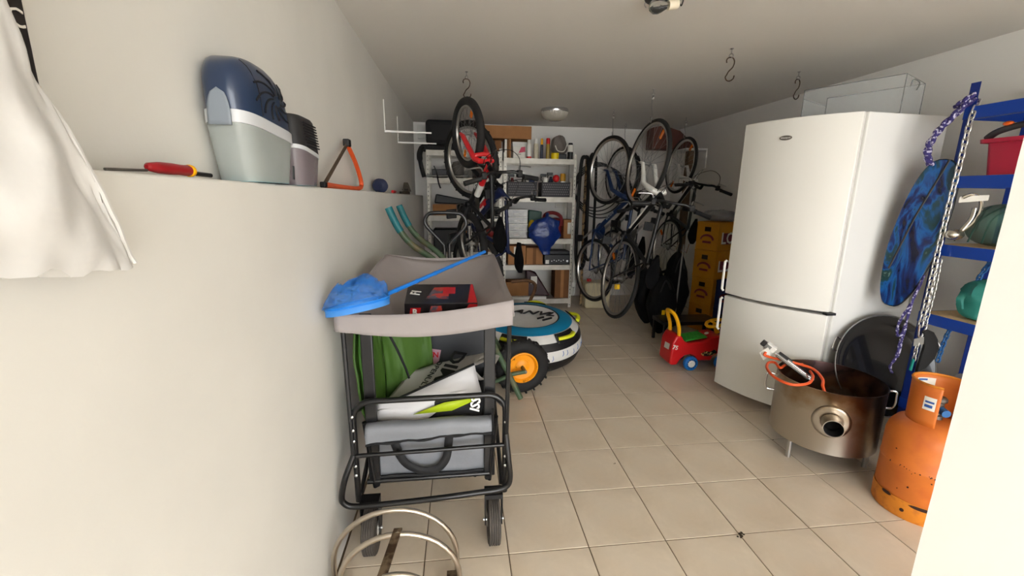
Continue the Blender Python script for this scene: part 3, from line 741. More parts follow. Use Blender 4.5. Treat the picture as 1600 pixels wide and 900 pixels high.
# broad panel behind, with dark seam
def broad(u, v): return (-0.515+0.195*u+0.012*math.sin(v*3), 0.30+0.10*u+0.02*math.sin(u*7+v*3)+0.007*noise.noise((u*14, v*3, 0)), 0.40+0.46*v)
MB().grid(broad, 24, 20).build('fabric_panel', GRN, tn, solid=0.006)
MB().tube([V(broad(0.15+0.55*t/10+0.08*math.sin(t/10*PI), 1-t/10))+V((0, -0.008, 0)) for t in range(11)], 0.005, 6).build('seam', WEB, tn)
for k in range(4): MB().tube([V(leaf(-0.548+0.018*k, 0.235+0.008*k, 0.12, 0.95, 0.085, 0.46, -0.035, 0.47)(0, t/14)) for t in range(15)], 0.0045, 6).build('piping', GRND if k % 2 else GRN, tn)
WBAG = mat('white_tarpaulin', (196, 194, 194), 0.5, var=0.05, vscale=8, bump=0.15, bscale=10)
WBAGS = mat('silver_tarpaulin', (176, 172, 166), 0.45, var=0.06, vscale=8, bump=0.15, bscale=10)
sb_ = thing('shopping_bag', 'white tarpaulin shopping bag folded over in the wagon', 'bag', (-0.3, 0.25, 0.55))
# upper silver flap with the lettering
A, B, Cc, D = V((-0.515, 0.21, 0.545)), V((-0.135, 0.22, 0.710)), V((-0.055, 0.36, 0.728)), V((-0.400, 0.36, 0.652))
def quad(A, B, C_, D, bow=0.0):
    def f(u, v):
        p = A.lerp(B, u).lerp(D.lerp(C_, u), v); n = 0.006*noise.noise(p*12)
        return p + V((0, -bow*math.sin(PI*u)*math.sin(PI*v)+n, n+bow*0.5*math.sin(PI*u)*math.sin(PI*v)))
    return f
MB().grid(quad(A, B, Cc, D, 0.012), 16, 10).build('upper_flap', WBAGS, sb_, solid=0.003)
A2, B2, C2, D2 = V((-0.515, 0.155, 0.570)), V((-0.098, 0.155, 0.618)), V((-0.128, 0.205, 0.735)), V((-0.440, 0.195, 0.600))
MB().grid(quad(A2, B2, C2, D2, 0.012), 16, 10).build('lower_flap', WBAG, sb_, solid=0.003)
A3, B3, C3, D3 = V((-0.515, 0.150, 0.572)), V((-0.450, 0.148, 0.545)), V((-0.180, 0.150, 0.640)), V((-0.40, 0.158, 0.66))
A3, B3, C3, D3 = V((-0.53, 0.155, 0.590)), V((-0.445, 0.140, 0.540)), V((-0.120, 0.140, 0.620)), V((-0.20, 0.155, 0.66))
MB().grid(quad(V((-0.53, 0.16, 0.53)), V((-0.33, 0.14, 0.53)), V((-0.16, 0.16, 0.645)), V((-0.51, 0.17, 0.60)), 0.01), 14, 8).build('front_fold', WBAG, sb_, solid=0.003)
MB().tube([D2.lerp(C2, t/8)+V((0, -0.008, 0.004)) for t in range(-1, 9)], 0.008, 6, flat=0.5).build('binding', WEB, sb_)
MB().tube(cr([C2+V((0, 0, 0)), Cc+V((0.03, -0.05, 0.0)), V((-0.075, 0.24, 0.675)), V((-0.10, 0.21, 0.665)), V((-0.13, 0.20, 0.70))], 6), 0.016, 6, flat=0.25).build('bag_handle', WBAGS, sb_)
ed = (B-A).normalized(); eu = (D-A).normalized(); nrm = ed.cross(eu).normalized()
pt = A.lerp(B, 0.63).lerp(D.lerp(Cc, 0.63), 0.55)
if nrm.y > 0: nrm = -nrm
e_d = (A-D).normalized(); e_w = (B-A).normalized(); nrm = e_d.cross(e_w).normalized()
fpt_ = quad(A, B, Cc, D, 0.012)
text('DIMA', 0.100, V(fpt_(0.62, 0.40))+nrm*0.010, e_d, e_w, INK, 'lettering', sb_, bold=0.002, depth=0.0012)
text('OPENULTED', 0.036, V(fpt_(0.42, 0.38))+nrm*0.010, e_d, e_w, INK, 'lettering', sb_, depth=0.0012)
LIME = mat('lime_fabric', (166, 186, 24), 0.55)
lb = thing('sports_bag', 'black and lime sports bag under the white shopping bag', 'bag', (-0.15, 0.2, 0.5))
MB().box((-0.18, 0.24, 0.545), (0.24, 0.20, 0.15)).build('body', WEB, lb, bevel=0.03, seg=4)
MB().add([(-0.37, 0.128, 0.565), (-0.22, 0.126, 0.575), (-0.10, 0.126, 0.628), (-0.25, 0.128, 0.610)], [(0, 1, 2, 3)]).build('lime_panel', LIME, lb, solid=0.003)
text('ISSI', 0.052, V((-0.125, 0.118, 0.605)), V((0.12, 0, 1)), V((-1, 0, 0.12)), WHITE, 'lettering', lb, bold=0.0015, shear=0.2)
cb_ = thing('plastic_tub', 'dark grey plastic tub with a pink sticker in the wagon rear', 'tub', (-0.2, 0.6, 0.4))
DKG = mat('dark_grey_plastic', (44, 46, 50), 0.5)
mb = MB(); ys = 0.50
poly = [(-0.40, 0.40), (-0.015, 0.40), (-0.015, 0.79), (-0.04, 0.83), (-0.09, 0.80), (-0.13, 0.805), (-0.17, 0.845), (-0.20, 0.845), (-0.22, 0.80), (-0.40, 0.80)]
MB().prism(poly, (0, ys, 0), (1, 0, 0), (0, 0, 1), -0.25).build('tub', DKG, cb_, bevel=0.006)
PINK = mat('pink_sticker', (196, 150, 164), 0.5); 
stk = MB().add([(-0.365, ys-0.002, 0.600), (-0.290, ys-0.002, 0.615), (-0.275, ys-0.002, 0.690), (-0.355, ys-0.002, 0.705)], [(0, 1, 2, 3)]).build('sticker', PINK, cb_, smooth=False)
text('FEN', 0.036, V((-0.318, ys-0.003, 0.668)), V((1, 0, -0.08)), V((0.1, 0, 1)), RED, 'lettering', stk, bold=0.001)
SAND = mat('clear_bottle_plastic', (150, 146, 136), 0.35, var=0.2, vscale=30)
one(MB().box((-0.14, 0.62, 0.91), (0.20, 0.12, 0.12)), 'foam_block', SAND, 'grey speckled foam block standing behind the dark wagon tub', 'block', bevel=0.02)
one(MB().ball((-0.27, 0.60, 0.88), 0.045, 12, 8, (1.1, 0.8, 0.9)), 'tennis_ball', mat('olive_ball', (104, 106, 60), 0.8, var=0.2, vscale=30), 'olive green ball wedged behind the dark wagon tub', 'ball')

# ------------------------------------------------------------------ stainless bicycle stand by the lower frame edge
SS = mat('brushed_stainless', (196, 186, 172), 0.3, metal=1.0, var=0.08)
RST = mat('rusty_flat_bar', (124, 106, 84), 0.55, metal=0.7, col2=(70, 52, 38), c2scale=26, c2pos=(0.44, 0.60))
st = thing('bicycle_stand', 'stainless tube bicycle stand with rusty flat bar by the left wall', 'bicycle stand', (-0.42, -0.2, 0))
def arch(xa, xb, y, zt, lean, nm='hoop'):
    cxx = (xa+xb)/2; r = (xb-xa)/2; pts = [(xa, y-lean, 0.012)]
    zc = zt-r*0.95
    for k in range(0, 19):
        a = PI-PI*k/18; z = zc+r*0.95*math.sin(a); pts.append((cxx+r*math.cos(a), y-lean*(1-z/zt), z))
    pts.append((xb, y-lean, 0.012))
    return MB().tube(pts, 0.0095, 10).build(nm, SS, st)
arch(-0.640, -0.205, -0.10, 0.325, 0.0); arch(-0.600, -0.195, -0.185, 0.300, 0.0); arch(-0.50, -0.27, -0.33, 0.285, 0)
mb = MB(); mb.hexa([(-0.455, -0.42, 0.268), (-0.425, -0.42, 0.268), (-0.385, -0.17, 0.305), (-0.412, -0.17, 0.305), (-0.455, -0.42, 0.274), (-0.425, -0.42, 0.274), (-0.385, -0.17, 0.311), (-0.412, -0.17, 0.311)])
mb.build('flat_bar', RST, st)
for x_ in (-0.60, -0.215):
    MB().b2((x_-0.02, -0.36, 0.0), (x_+0.02, -0.08, 0.014)).build('base_bar', RST, st)
    MB().b2((x_-0.025, -0.20, 0.014), (x_+0.025, -0.15, 0.10)).build('foot_bracket', RST, st)
# ------------------------------------------------------------------ on the left ledge and wall
# dark packaging box by the wall
BXB = mat('packaging_black', (30, 26, 26), 0.45); BXY = mat('packaging_yellow', (216, 160, 24), 0.45)
pk = thing('packaging_box', 'tall black and yellow packaging box behind the white plastic bag', 'box', (-0.70, -0.90, zl(-0.9)))
MB().b2((XU+0.004, -1.02, zl(-0.9)+0.001), (-0.685, -0.808, zl(-0.9)+0.42)).build('carton', BXB, pk, bevel=0.002)
def pface(z0, z1, m, nm, y0=-1.02, y1=-0.808): return MB().add([(-0.6845, y0, z0), (-0.6845, y1, z0), (-0.6845, y1, z1), (-0.6845, y0, z1)], [(0, 1, 2, 3)]).build(nm, m, pk, smooth=False)
zb_ = zl(-0.9)
yb1 = pface(zb_+0.055, zb_+0.095, BXY, 'yellow_band')
text('INI', 0.036, V((-0.6835, -0.842, zb_+0.075)), V((0, 1, 0)), V((0, 0, 1)), INK, 'lettering', yb1, bold=0.001)
for t_, sz, z_ in (('lis', 0.036, 0.125), ('DEC', 0.030, 0.165), ('mlbo', 0.032, 0.215)):
    text(t_, sz, V((-0.6835, -0.842, zb_+z_)), V((0, 1, 0)), V((0, 0, 1)), PAPER, 'lettering', pk)
MB().tube([(-0.6835, -0.862+0.042*math.cos(a*PI/3+0.5)*0.6, zb_+0.168+0.03*math.sin(a*PI/3+0.5)) for a in range(6)], 0.0012, 5, closed=True).build('outline_print', BXY, pk)
# white carrier bag hanging at the far left
PLB = mat('white_film_bag', (222, 220, 216), 0.35, var=0.04, vscale=5, bump=0.5, bscale=9, alpha=0.90)
n_ = PLB.node_tree; b_ = n_.nodes['Principled BSDF']; 
b_.inputs['Subsurface Weight'].default_value = 0.0
pb = thing('carrier_bag', 'white plastic carrier bag hanging at the left wall', 'bag', (-0.55, -1.0, 1.32))
EDGE = [(1.75, -0.945), (1.60, -0.930), (1.523, -0.918), (1.484, -0.898), (1.439, -0.878), (1.388, -0.854), (1.338, -0.830), (1.312, -0.822)]
def edge_y(z):
    for (z0, y0), (z1, y1) in zip(EDGE, EDGE[1:]):
        if z >= z1: return y0+(y1-y0)*(z0-z)/(z0-z1)
    return EDGE[-1][1]
def cbag(u, v):
    # v 0 = top, 1 = bottom; u goes round the bag, u = 0 is its right-hand seam
    a = 2*PI*u; z = 1.75 - 0.438*v
    ye = edge_y(z); yl = -1.12-0.14*v; yc = (ye+yl)/2; hw = (ye-yl)/2
    y = yc + hw*math.copysign(abs(math.cos(a))**0.8, math.cos(a))
    th_ = 0.010 + 0.030*math.sin(PI*min(1, v*0.95))**0.8
    x = -0.612 + th_*math.sin(a)
    k = 0.016*noise.noise((math.cos(a)*1.6, math.sin(a)*1.6, v*3+2)) + 0.007*noise.noise((math.cos(a)*5, math.sin(a)*5, v*8))
    x += k*(0.4+v)
    lift = (y-ye)/(yl-ye)
    z += v**4*(0.055*lift + 0.012*noise.noise((y*30, 2, 1)))
    return (x, y, z)
mb = MB().grid(cbag, 80, 36, cu=True); nb_ = 36*80
mb.f += [(nb_+i, nb_+i+1, nb_+79-i, nb_+80-i if i else nb_) if i else (nb_, nb_+1, nb_+79) for i in range(0, 39)]
mb.build('bag_body', PLB, pb)
MB().tube([V(cbag(0.0, 0.35+0.64*k/24))+V((0.002, 0.003+0.003*noise.noise((k*0.6, 0, 0)), 0)) for k in range(25)], 0.0032, 6).build('drawstring', PLB, pb)
# screwdriver
SDR = mat('screwdriver_red', (150, 20, 28), 0.35)
zz_ = lambda y: zl(y)
scd = thing('screwdriver', 'red handled screwdriver with yellow collar lying on the wall ledge', 'screwdriver', (-0.685, -0.55, zl(-0.55)))
ax0 = V((-0.682, -0.652, zl(-0.65)+0.013)); ax1 = V((-0.682, -0.535, zl(-0.535)+0.013)); dx = (ax1-ax0).normalized()
MB().lathe([(0.003, 0), (0.0065, 0.004), (0.0100, 0.03), (0.0104, 0.06), (0.0094, 0.085), (0.0105, 0.105), (0.0085, 0.115), (0.001, 0.116)], o=ax0, axis=dx, n=10).build('handle', SDR, scd)
MB().lathe([(0.0105, 0.110), (0.0115, 0.112), (0.011, 0.118), (0.009, 0.120), (0.001, 0.12)], o=ax0, axis=dx, n=14).build('collar', YEL, scd)
MB().rod(ax0+dx*0.118+V((0, 0, -0.004)), ax0+dx*0.182+V((0, 0, -0.005)), 0.0045, 10).build('shaft', BLK, scd)
MB().rod(ax0+V((0, 0.0, -0.006)), ax0-dx*0.085+V((0, 0, -0.0095)), 0.0022, 8).build('blade', STEELD, scd)

# big dehumidifier: dark blue lid over a clear tank, and a smaller black one
NAVY = mat('navy_lid', (30, 48, 76), 0.32, coat=0.3)
SLOT = mat('lid_slot', (8, 10, 16), 0.7)
TANK = mat('frosted_tank', (186, 192, 188), 0.18, alpha=0.60, var=0.05, vscale=10)
TANKB = mat('aqua_tank_floor', (120, 178, 186), 0.25, alpha=0.8)
BAND = mat('silver_band', (198, 200, 202), 0.35)
def section(yc, ln, xb, dep, z, k=4.0, n=40):
    out = []
    for i in range(n):
        a = 2*PI*i/n; c, s = math.cos(a), math.sin(a)
        out.append(V((xb+dep/2+dep/2*math.copysign(abs(c)**(2/k), c), yc+ln/2*math.copysign(abs(s)**(2/k), s), z)))
    return out
def loft(rings, cap=True):
    mb = MB(); n = len(rings[0]); vs = [p for r in rings for p in r]
    fs = [(i*n+k, i*n+(k+1) % n, (i+1)*n+(k+1) % n, (i+1)*n+k) for i in range(len(rings)-1) for k in range(n)]
    if cap: fs += [tuple(range(n))[::-1], tuple((len(rings)-1)*n+k for k in range(n))]
    return mb.add(vs, fs)
def dehumid(label, y0, y1, xb, dep, z0, zband, ztop, lidm, tankm, big):
    t = thing('dehumidifier', label, 'dehumidifier', (xb+dep/2, (y0+y1)/2, z0), 'dehumidifiers on the ledge')
    yc = (y0+y1)/2; ln = y1-y0; sl = -0.030*ln if big else -0.01     # band falls towards the far end
    def zs(p, z, f=1.0): return z + f*((p.y-yc)/ln)*sl*(1 if big else 1)*2.4
    rg = []
    for f in (0.0, 0.08, 0.5, 1.0):
        zz = z0+0.002+(zband-z0-0.002)*f; r = section(yc, ln*(0.80+0.18*f), xb+0.006*(1-f), dep*(0.86+0.12*f), zz)
        rg.append([V((p.x, p.y, zs(p, p.z, f))) for p in r])
    tk = loft(rg).build('tank', tankm, t)
    rg = [section(yc, ln*0.79, xb+0.006, dep*0.85, z0+0.0012), section(yc, ln*0.80, xb+0.006, dep*0.855, z0+0.012)]
    loft(rg).build('tank_floor', TANKB, tk)
    hb = 0.028 if big else 0.012
    rg = []
    for f, g in ((0, 0.985), (0.02, 1.0), (0.98, 1.0), (1, 0.985)):
        r = section(yc, ln*g, xb, dep*g, zband+hb*f); rg.append([V((p.x, p.y, zs(p, p.z))) for p in r])
    loft(rg).build('band', BAND, t)
    rg = []; hh = ztop-zband-hb
    for i in range(15):
        f = i/14; g = (1-f**3.4)**0.42 if big else (1-0.10*f if f < 0.93 else 0.90-0.5*(f-0.93))
        g = max(g, 0.10); shift = -0.05*f*ln if big else 0.0
        r = section(yc, 1, 0, dep, zband+hb, k=3.2 if big else 4)
        rr = []
        for p in r:
            sy = (p.y-yc)
            y = yc + sy*ln*(0.985*g) + shift
            x = xb + (p.x)*(0.985*(0.55+0.45*g) if big else g)
            rr.append(V((x, y, zs(V((x, yc+sy*ln, 0)), zband+hb, 1-f) + hh*f)))
        rg.append(rr)
    ld = loft(rg).build('lid', lidm, t)
    return t, ld, tk
za = zl(-0.3)
dh, ld, tk = dehumid('large dehumidifier with dark blue lid and clear tank on the ledge', -0.365, -0.070, -0.7535, 0.112, zl(-0.22)+0.001, 1.553, 1.722, NAVY, TANK, True)
# swirl slots pressed into the lid front
def lidpt(yy, z_):
    # x of the lid front at (y,z): read from lid mesh by nearest vertex, front side
    best = None
    for vtx in ld.data.vertices:
        p = vtx.co+ld.location
        if p.x > -0.70:
            d_ = (p.y-yy)**2+(p.z-z_)**2
            if best is None or d_ < best[0]: best = (d_, p.x)
    return best[1] if best else -0.65
for k in range(11):
    a = 2*PI*k/11+0.2; pts = []
    for j in range(8):
        r_ = 0.018+0.075*j/7; aa = a+0.85*j/7*1.1
        yy = -0.195+r_*math.cos(aa)*1.25; z_ = 1.640+r_*math.sin(aa)*0.75
        if z_ < 1.590 or z_ > 1.700 or yy > -0.085: break
        pts.append(V((lidpt(yy, z_)+0.001, yy, z_)))
    if len(pts) > 2: MB().tube(pts, 0.0026, 6).build('vent_slot', SLOT, ld)
LAT = mat('clear_latch', (140, 148, 158), 0.25, alpha=0.8)
MB().grid(lambda u, v: (-0.700+0.024*(2*u-1)*(1-v**3)**0.5, -0.3715+0.004*v, 1.556+0.078*v), 8, 8).build('latch', LAT, dh, solid=0.004)
MB().tube([V((lidpt(-0.285-0.03*(k/10)**2, 1.590+0.115*k/10)+0.001, -0.285-0.03*(k/10)**2, 1.590+0.115*k/10)) for k in range(11)], 0.0012, 5).build('lid_seam', SLOT, ld)
gp = MB().add([(-0.6490, -0.118, 1.448), (-0.6490, -0.106, 1.448), (-0.6470, -0.106, 1.485), (-0.6470, -0.118, 1.485)], [(0, 1, 2, 3)]).build('level_window', mat('grey_badge', (60, 64, 66), 0.4), tk, solid=0.002)
GBLK = mat('charcoal_lid', (36, 36, 38), 0.4)
TINT = mat('smoky_tank', (126, 116, 120), 0.2, alpha=0.8)
dh2, ld2, tk2 = dehumid('smaller dehumidifier with black grille lid and smoky tank on the ledge', -0.045, 0.150, -0.7535, 0.112, zl(0.05)+0.001, 1.530, 1.640, GBLK, TINT, False)
for k in range(9):
    z_ = 1.553+k*0.0085
    MB().rod((-0.6425-0.0009*k, 0.005, z_), (-0.6425-0.0009*k, 0.122, z_), 0.0022, 6).build('grille_slat', SLOT, ld2)

# hacksaw
HSO = mat('saw_frame_orange', (214, 84, 34), 0.5, var=0.1, vscale=20)
hs = thing('bow_saw', 'small orange bow saw standing on the ledge past the dehumidifiers', 'saw', (-0.70, 0.75, zl(0.7)))
zq = zl(0.75)+0.012
s_a, s_b, s_c = V((-0.700, 0.340, zq+0.006)), V((-0.705, 1.00, zq)), V((-0.715, 0.80, zq+0.205))
MB().tube(cr([s_a, s_a.lerp(s_b, 0.5)+V((0, 0, -0.004)), s_b+V((0, -0.05, 0)), s_b+V((0, 0.01, 0.03)), s_b.lerp(s_c, 0.5)+V((0, 0.035, 0.02)), s_c], 6), 0.0115, 8).build('frame', HSO, hs)
bdir = (s_c-s_a).normalized(); bnm = V((1, 0, 0)).cross(bdir).normalized()
mb = MB(); mb.hexa([s_a-bnm*0.011-V((0.001, 0, 0)), s_a-bnm*0.011+V((0.001, 0, 0)), s_a+bnm*0.011+V((0.001, 0, 0)), s_a+bnm*0.011-V((0.001, 0, 0)), s_c-bnm*0.011-V((0.001, 0, 0)), s_c-bnm*0.011+V((0.001, 0, 0)), s_c+bnm*0.011+V((0.001, 0, 0)), s_c+bnm*0.011-V((0.001, 0, 0))])
mb.build('saw_blade', mat('rusty_blade', (96, 80, 66), 0.6, metal=0.4, var=0.3, vscale=40), hs)
MB().box(s_c+V((0, 0, 0.006)), (0.03, 0.045, 0.035)).build('tension_clip', BLK, hs, bevel=0.005)
MB().box(s_a+V((0, -0.006, 0)), (0.022, 0.03, 0.022)).build('blade_clip', BLK, hs, bevel=0.004)
# dark blue knob
kb = thing('hose_reel_knob', 'small dark blue ribbed knob lying beside the orange saw', 'knob', (-0.70, 1.55, zl(1.55)))
DNV = mat('dark_navy_plastic', (26, 34, 62), 0.5)
mb = MB(); mb.lathe([(0.001, 0), (0.03, 0), (0.042, 0.012)] + [(0.045 if k % 2 else 0.040, 0.015+k*0.006) for k in range(8)] + [(0.03, 0.068), (0.001, 0.07)], o=(-0.70, 1.45, zl(1.45)+0.042), axis=(0.25, 1, 0), n=20); mb.build('knob', DNV, kb)
MB().lathe([(0.001, 0.0), (0.026, 0.0), (0.028, 0.03), (0.02, 0.045), (0.001, 0.046)], o=(-0.685, 1.535, zl(1.5)+0.042), axis=(0.25, 1, 0), n=14).build('spigot', DNV, kb)
# clamp and small bits at the far end of the ledge
ck = thing('bar_clamp', 'grimy steel bar clamp at the far end of the ledge', 'clamp', (-0.69, 3.2, zl(3.2)))
GRM = mat('grimy_steel', (84, 76, 66), 0.7, metal=0.4, var=0.3, vscale=20)
zc_ = zl(3.2)
MB().b2((-0.74, 2.75, zc_+0.002), (-0.72, 3.45, zc_+0.03)).build('bar', GRM, ck, bevel=0.003)
MB().hexa([(-0.75, 3.05, zc_+0.03), (-0.67, 3.05, zc_+0.03), (-0.67, 3.13, zc_+0.03), (-0.75, 3.13, zc_+0.03), (-0.73, 3.02, zc_+0.12), (-0.69, 3.02, zc_+0.12), (-0.69, 3.10, zc_+0.10), (-0.73, 3.10, zc_+0.10)]).build('jaw', GRM, ck, bevel=0.004)
MB().rod((-0.70, 2.72, zc_+0.045), (-0.70, 3.05, zc_+0.05), 0.012, 8).build('screw', GRM, ck)
one(MB().lathe([(0.001, 0), (0.012, 0), (0.012, 0.06), (0.006, 0.07), (0.006, 0.10), (0.001, 0.10)], o=(-0.69, 2.0, zl(2)+0.0125), axis=(0.1, 1, 0), n=10), 'marker', RED, 'short red marker lying on the ledge past the knob', 'marker')
# two white shelf brackets on the upper left wall
def lbracket(y, lab):
    t = thing('shelf_bracket', lab, 'bracket', (XU+0.15, y, 1.885), 'white brackets on the left wall')
    MB().b2((XU+0.0005, y-0.012, 1.885), (XU+0.008, y+0.012, 2.115)).build('upright', WHITE, t, bevel=0.002)
    MB().hexa([(XU+0.001, y-0.012, 1.876), (XU+0.36, y-0.012, 1.876), (XU+0.36, y+0.012, 1.876), (XU+0.001, y+0.012, 1.876), (XU+0.001, y-0.012, 1.892), (XU+0.36, y-0.012, 1.886), (XU+0.36, y+0.012, 1.886), (XU+0.001, y+0.012, 1.892)]).build('arm', WHITE, t, bevel=0.002)
    MB().lathe([(0.005, 0), (0.005, 0.002), (0.001, 0.003)], o=(XU+0.008, y, 1.93), axis=(1, 0, 0), n=8).build('screw', STEELD, t)
lbracket(2.17, 'white steel shelf bracket nearer the camera on the left wall')
lbracket(2.905, 'white steel shelf bracket farther back on the left wall')

# ------------------------------------------------------------------ ceiling
bl = thing('bare_bulb_fitting', 'bare clear light bulb in a broken ceiling fitting', 'light fitting', (0.72, 0.66, H-0.1))
FITG = mat('fitting_grey', (92, 96, 98), 0.4, metal=0.5, var=0.3, vscale=20)
bc_ = V((0.735, 0.60, H))
MB().lathe([(0.085, 0.0), (0.09, -0.004), (0.082, -0.022), (0.055, -0.034), (0.001, -0.036)][::-1], o=bc_, n=32).build('ceiling_plate', FITG, bl)
for k in range(4):
    a = k*PI/2+0.5; MB().tube(cr([bc_+V((0.09*math.cos(a), 0.09*math.sin(a), -0.002)), bc_+V((0.105*math.cos(a), 0.105*math.sin(a), -0.014)), bc_+V((0.095*math.cos(a), 0.095*math.sin(a), -0.03))], 4), 0.0025, 6).build('clip', CHROME, bl)
CER = mat('ceramic_socket', (226, 214, 190), 0.4)
bd_ = V((-1, -0.12, -0.20)).normalized()
so = bc_+V((0.045, -0.03, -0.055))
MB().lathe([(0.018, -0.008), (0.020, 0.0), (0.020, 0.036), (0.018, 0.04)], o=so, axis=bd_, n=20).build('socket', CER, bl)
MB().b2(so+V((-0.005, -0.008, 0.0)), so+V((0.012, 0.012, 0.034))).build('socket_bracket', CER, bl)
GLS = mat('clear_glass', (240, 242, 240), 0.02, trans=1.0, ior=1.25)
bu = MB().lathe([(0.014, 0.040), (0.016, 0.052), (0.026, 0.075), (0.030, 0.092), (0.028, 0.110), (0.018, 0.124), (0.001, 0.128)], o=so, axis=bd_, n=24).build('bulb', GLS, bl)
MB().tube([so+bd_*0.04, so+bd_*0.075, so+bd_*0.085+V((0, 0.01, 0)), so+bd_*0.085+V((0, -0.01, 0)), so+bd_*0.075], 0.001, 5).build('filament', STEELD, bu)
MB().tube(cr([so+V((0.015, 0, 0.01)), so+V((0.03, 0.01, 0.0)), so+V((0.035, 0.01, 0.03)), so+V((0.01, 0.03, 0.052))], 5), 0.003, 6).build('wire', BLK, bl)
# round glass ceiling lamp at the back
cl = thing('ceiling_lamp', 'round ribbed glass ceiling lamp near the back wall', 'ceiling lamp', (0.82, 3.26, 2.17))
cc = V((0.825, 3.26, H))
MB().lathe([(0.142, 0), (0.146, -0.01), (0.140, -0.035), (0.001, -0.035)][::-1], o=cc, n=40).build('base', CHROME, cl)
RG = mat('ribbed_glass', (196, 190, 176), 0.12, alpha=0.75, coat=0.5)
mb = MB(); mb.grid(lambda u, v: cc + V((math.cos(2*PI*u), math.sin(2*PI*u), 0))*(0.140*math.cos(PI/2*v)**0.8+0.001+0.0025*math.cos(36*2*PI*u)*(1-v)) + V((0, 0, -0.035-0.085*math.sin(PI/2*v))), 144, 10, cu=True); mb.build('glass_dome', RG, cl)
# screw eyes with S-hooks
HK = mat('brown_hook_steel', (74, 58, 46), 0.4, metal=0.8)
def eye(t, p):
    MB().lathe([(0.011, 0), (0.011, -0.003), (0.003, -0.006), (0.003, -0.030), (0.001, -0.030)][::-1], o=p, n=12).build('anchor', CHROME, t)
    MB().torus(p+V((0, 0, -0.040)), V((0.5, 0.85, 0)), 0.011, 0.0032, 16, 6).build('eye', CHROME, t)
def shook(x, y, label, ln, ang=0.0, m=None, grp='S-hooks on the ceiling', rr=0.026):
    p = V((x, y, H)); t = thing('ceiling_hook', label, 'hook', (x, y, H-0.04-ln), grp)
    eye(t, p)
    d = V((math.cos(ang), math.sin(ang), 0)); q = p+V((0, 0, -0.048))
    zt, zb2 = 0.0, -ln
    pts = [q+d*(-rr*0.9)+V((0, 0, -rr*1.3)), q+d*(-rr)+V((0, 0, -rr*0.7)), q+d*(-rr*0.5)+V((0, 0, -0.004)), q+d*(rr*0.5)+V((0, 0, -0.004)), q+d*rr+V((0, 0, -rr*1.0)), q+d*rr*0.7+V((0, 0, -ln*0.42)),
           q+d*(-rr*0.2)+V((0, 0, -ln*0.60)), q+d*(-rr*0.6)+V((0, 0, -ln*0.75)), q+d*(-rr*0.9)+V((0, 0, -ln*0.85)), q+d*(-rr*0.5)+V((0, 0, -ln*0.97)), q+d*(rr*0.3)+V((0, 0, -ln)), q+d*rr*1.1+V((0, 0, -ln*0.9)), q+d*rr*1.3+V((0, 0, -ln*0.76))]
    MB().tube(cr(pts, 5), 0.0036, 8).build('s_hook', m or HK, t)
    return t
shook(1.475, 1.225, 'empty brown S-hook nearest the bare bulb', 0.135, 0.0)
shook(2.24, 1.600, 'empty brown S-hook above the white fridge', 0.135, 0.3)
shook(-0.118, 2.005, 'brown S-hook holding the red bicycle', 0.135, 0.2)
shook(1.46, 2.27, 'silver hook holding the front hybrid bicycle with white fork', 0.215, 1.4, CHROME)
shook(1.45, 3.20, 'silver hook holding the blue bicycle', 0.215, 1.4, CHROME)
shook(2.41, 3.47, 'silver hook holding the rear hybrid bicycle with white fork', 0.175, 1.4, CHROME)
shook(1.855, 3.89, 'silver hook farthest back, holding the black city bicycle', 0.235, 1.4, CHROME)
# wall socket on the back wall
so_ = thing('wall_socket', 'white double wall socket on the back wall between the shelves', 'socket', (1.195, YB, 1.25))
MB().b2((1.12, YB-0.012, 1.245), (1.27, YB-0.0005, 1.318)).build('plate', WHITEP, so_, bevel=0.003)
for x_ in (1.158, 1.232): MB().lathe([(0.024, 0), (0.024, 0.003), (0.019, 0.003), (0.018, -0.004), (0.001, -0.004)], o=(x_, YB-0.0125, 1.282), axis=(0, -1, 0), n=18).build('outlet', PAPER, so_)
one(MB().b2((-0.70, YB-0.05, 2.10), (-0.598, YB-0.0005, 2.255)), 'junction_box', WHITEP, 'white junction box high on the back wall beside the suitcase', 'junction box', bevel=0.004)
# slanted brown board on a white bracket, and the wooden post, at the right back corner
BRN = mat('brown_hide', (92, 50, 40), 0.6, var=0.15, vscale=8)
wb_ = thing('wall_bracket', 'white bracket under a brown panel at the right rear corner', 'bracket', (2.7, 3.55, 1.98), )
MB().b2((2.50, 3.57, 1.965), (2.768, 4.0, 1.985)).build('arm', WHITE, wb_, bevel=0.002)
MB().b2((2.755, 3.57, 1.76), (2.7695, 3.60, 1.965)).build('upright', WHITE, wb_, bevel=0.002)
one(MB().prism([(2.18, 1.990), (2.768, 1.990), (2.70, 2.07), (2.52, 2.21), (2.30, 2.265), (2.18, 2.24)], (0, 3.80, 0), (1, 0, 0), (0, 0, 1), -0.20), 'brown_panel', BRN, 'dark brown curved panel resting on the right rear bracket', 'panel', bevel=0.006)
one(MB().b2((2.585, 3.66, 0.0), (2.655, 3.74, 1.962)), 'wooden_post', mat('old_timber', (112, 90, 68), 0.8, var=0.2, vscale=10, stretch=(8, 8, 0.6)), 'old timber post standing under the right rear bracket', 'post', bevel=0.004)
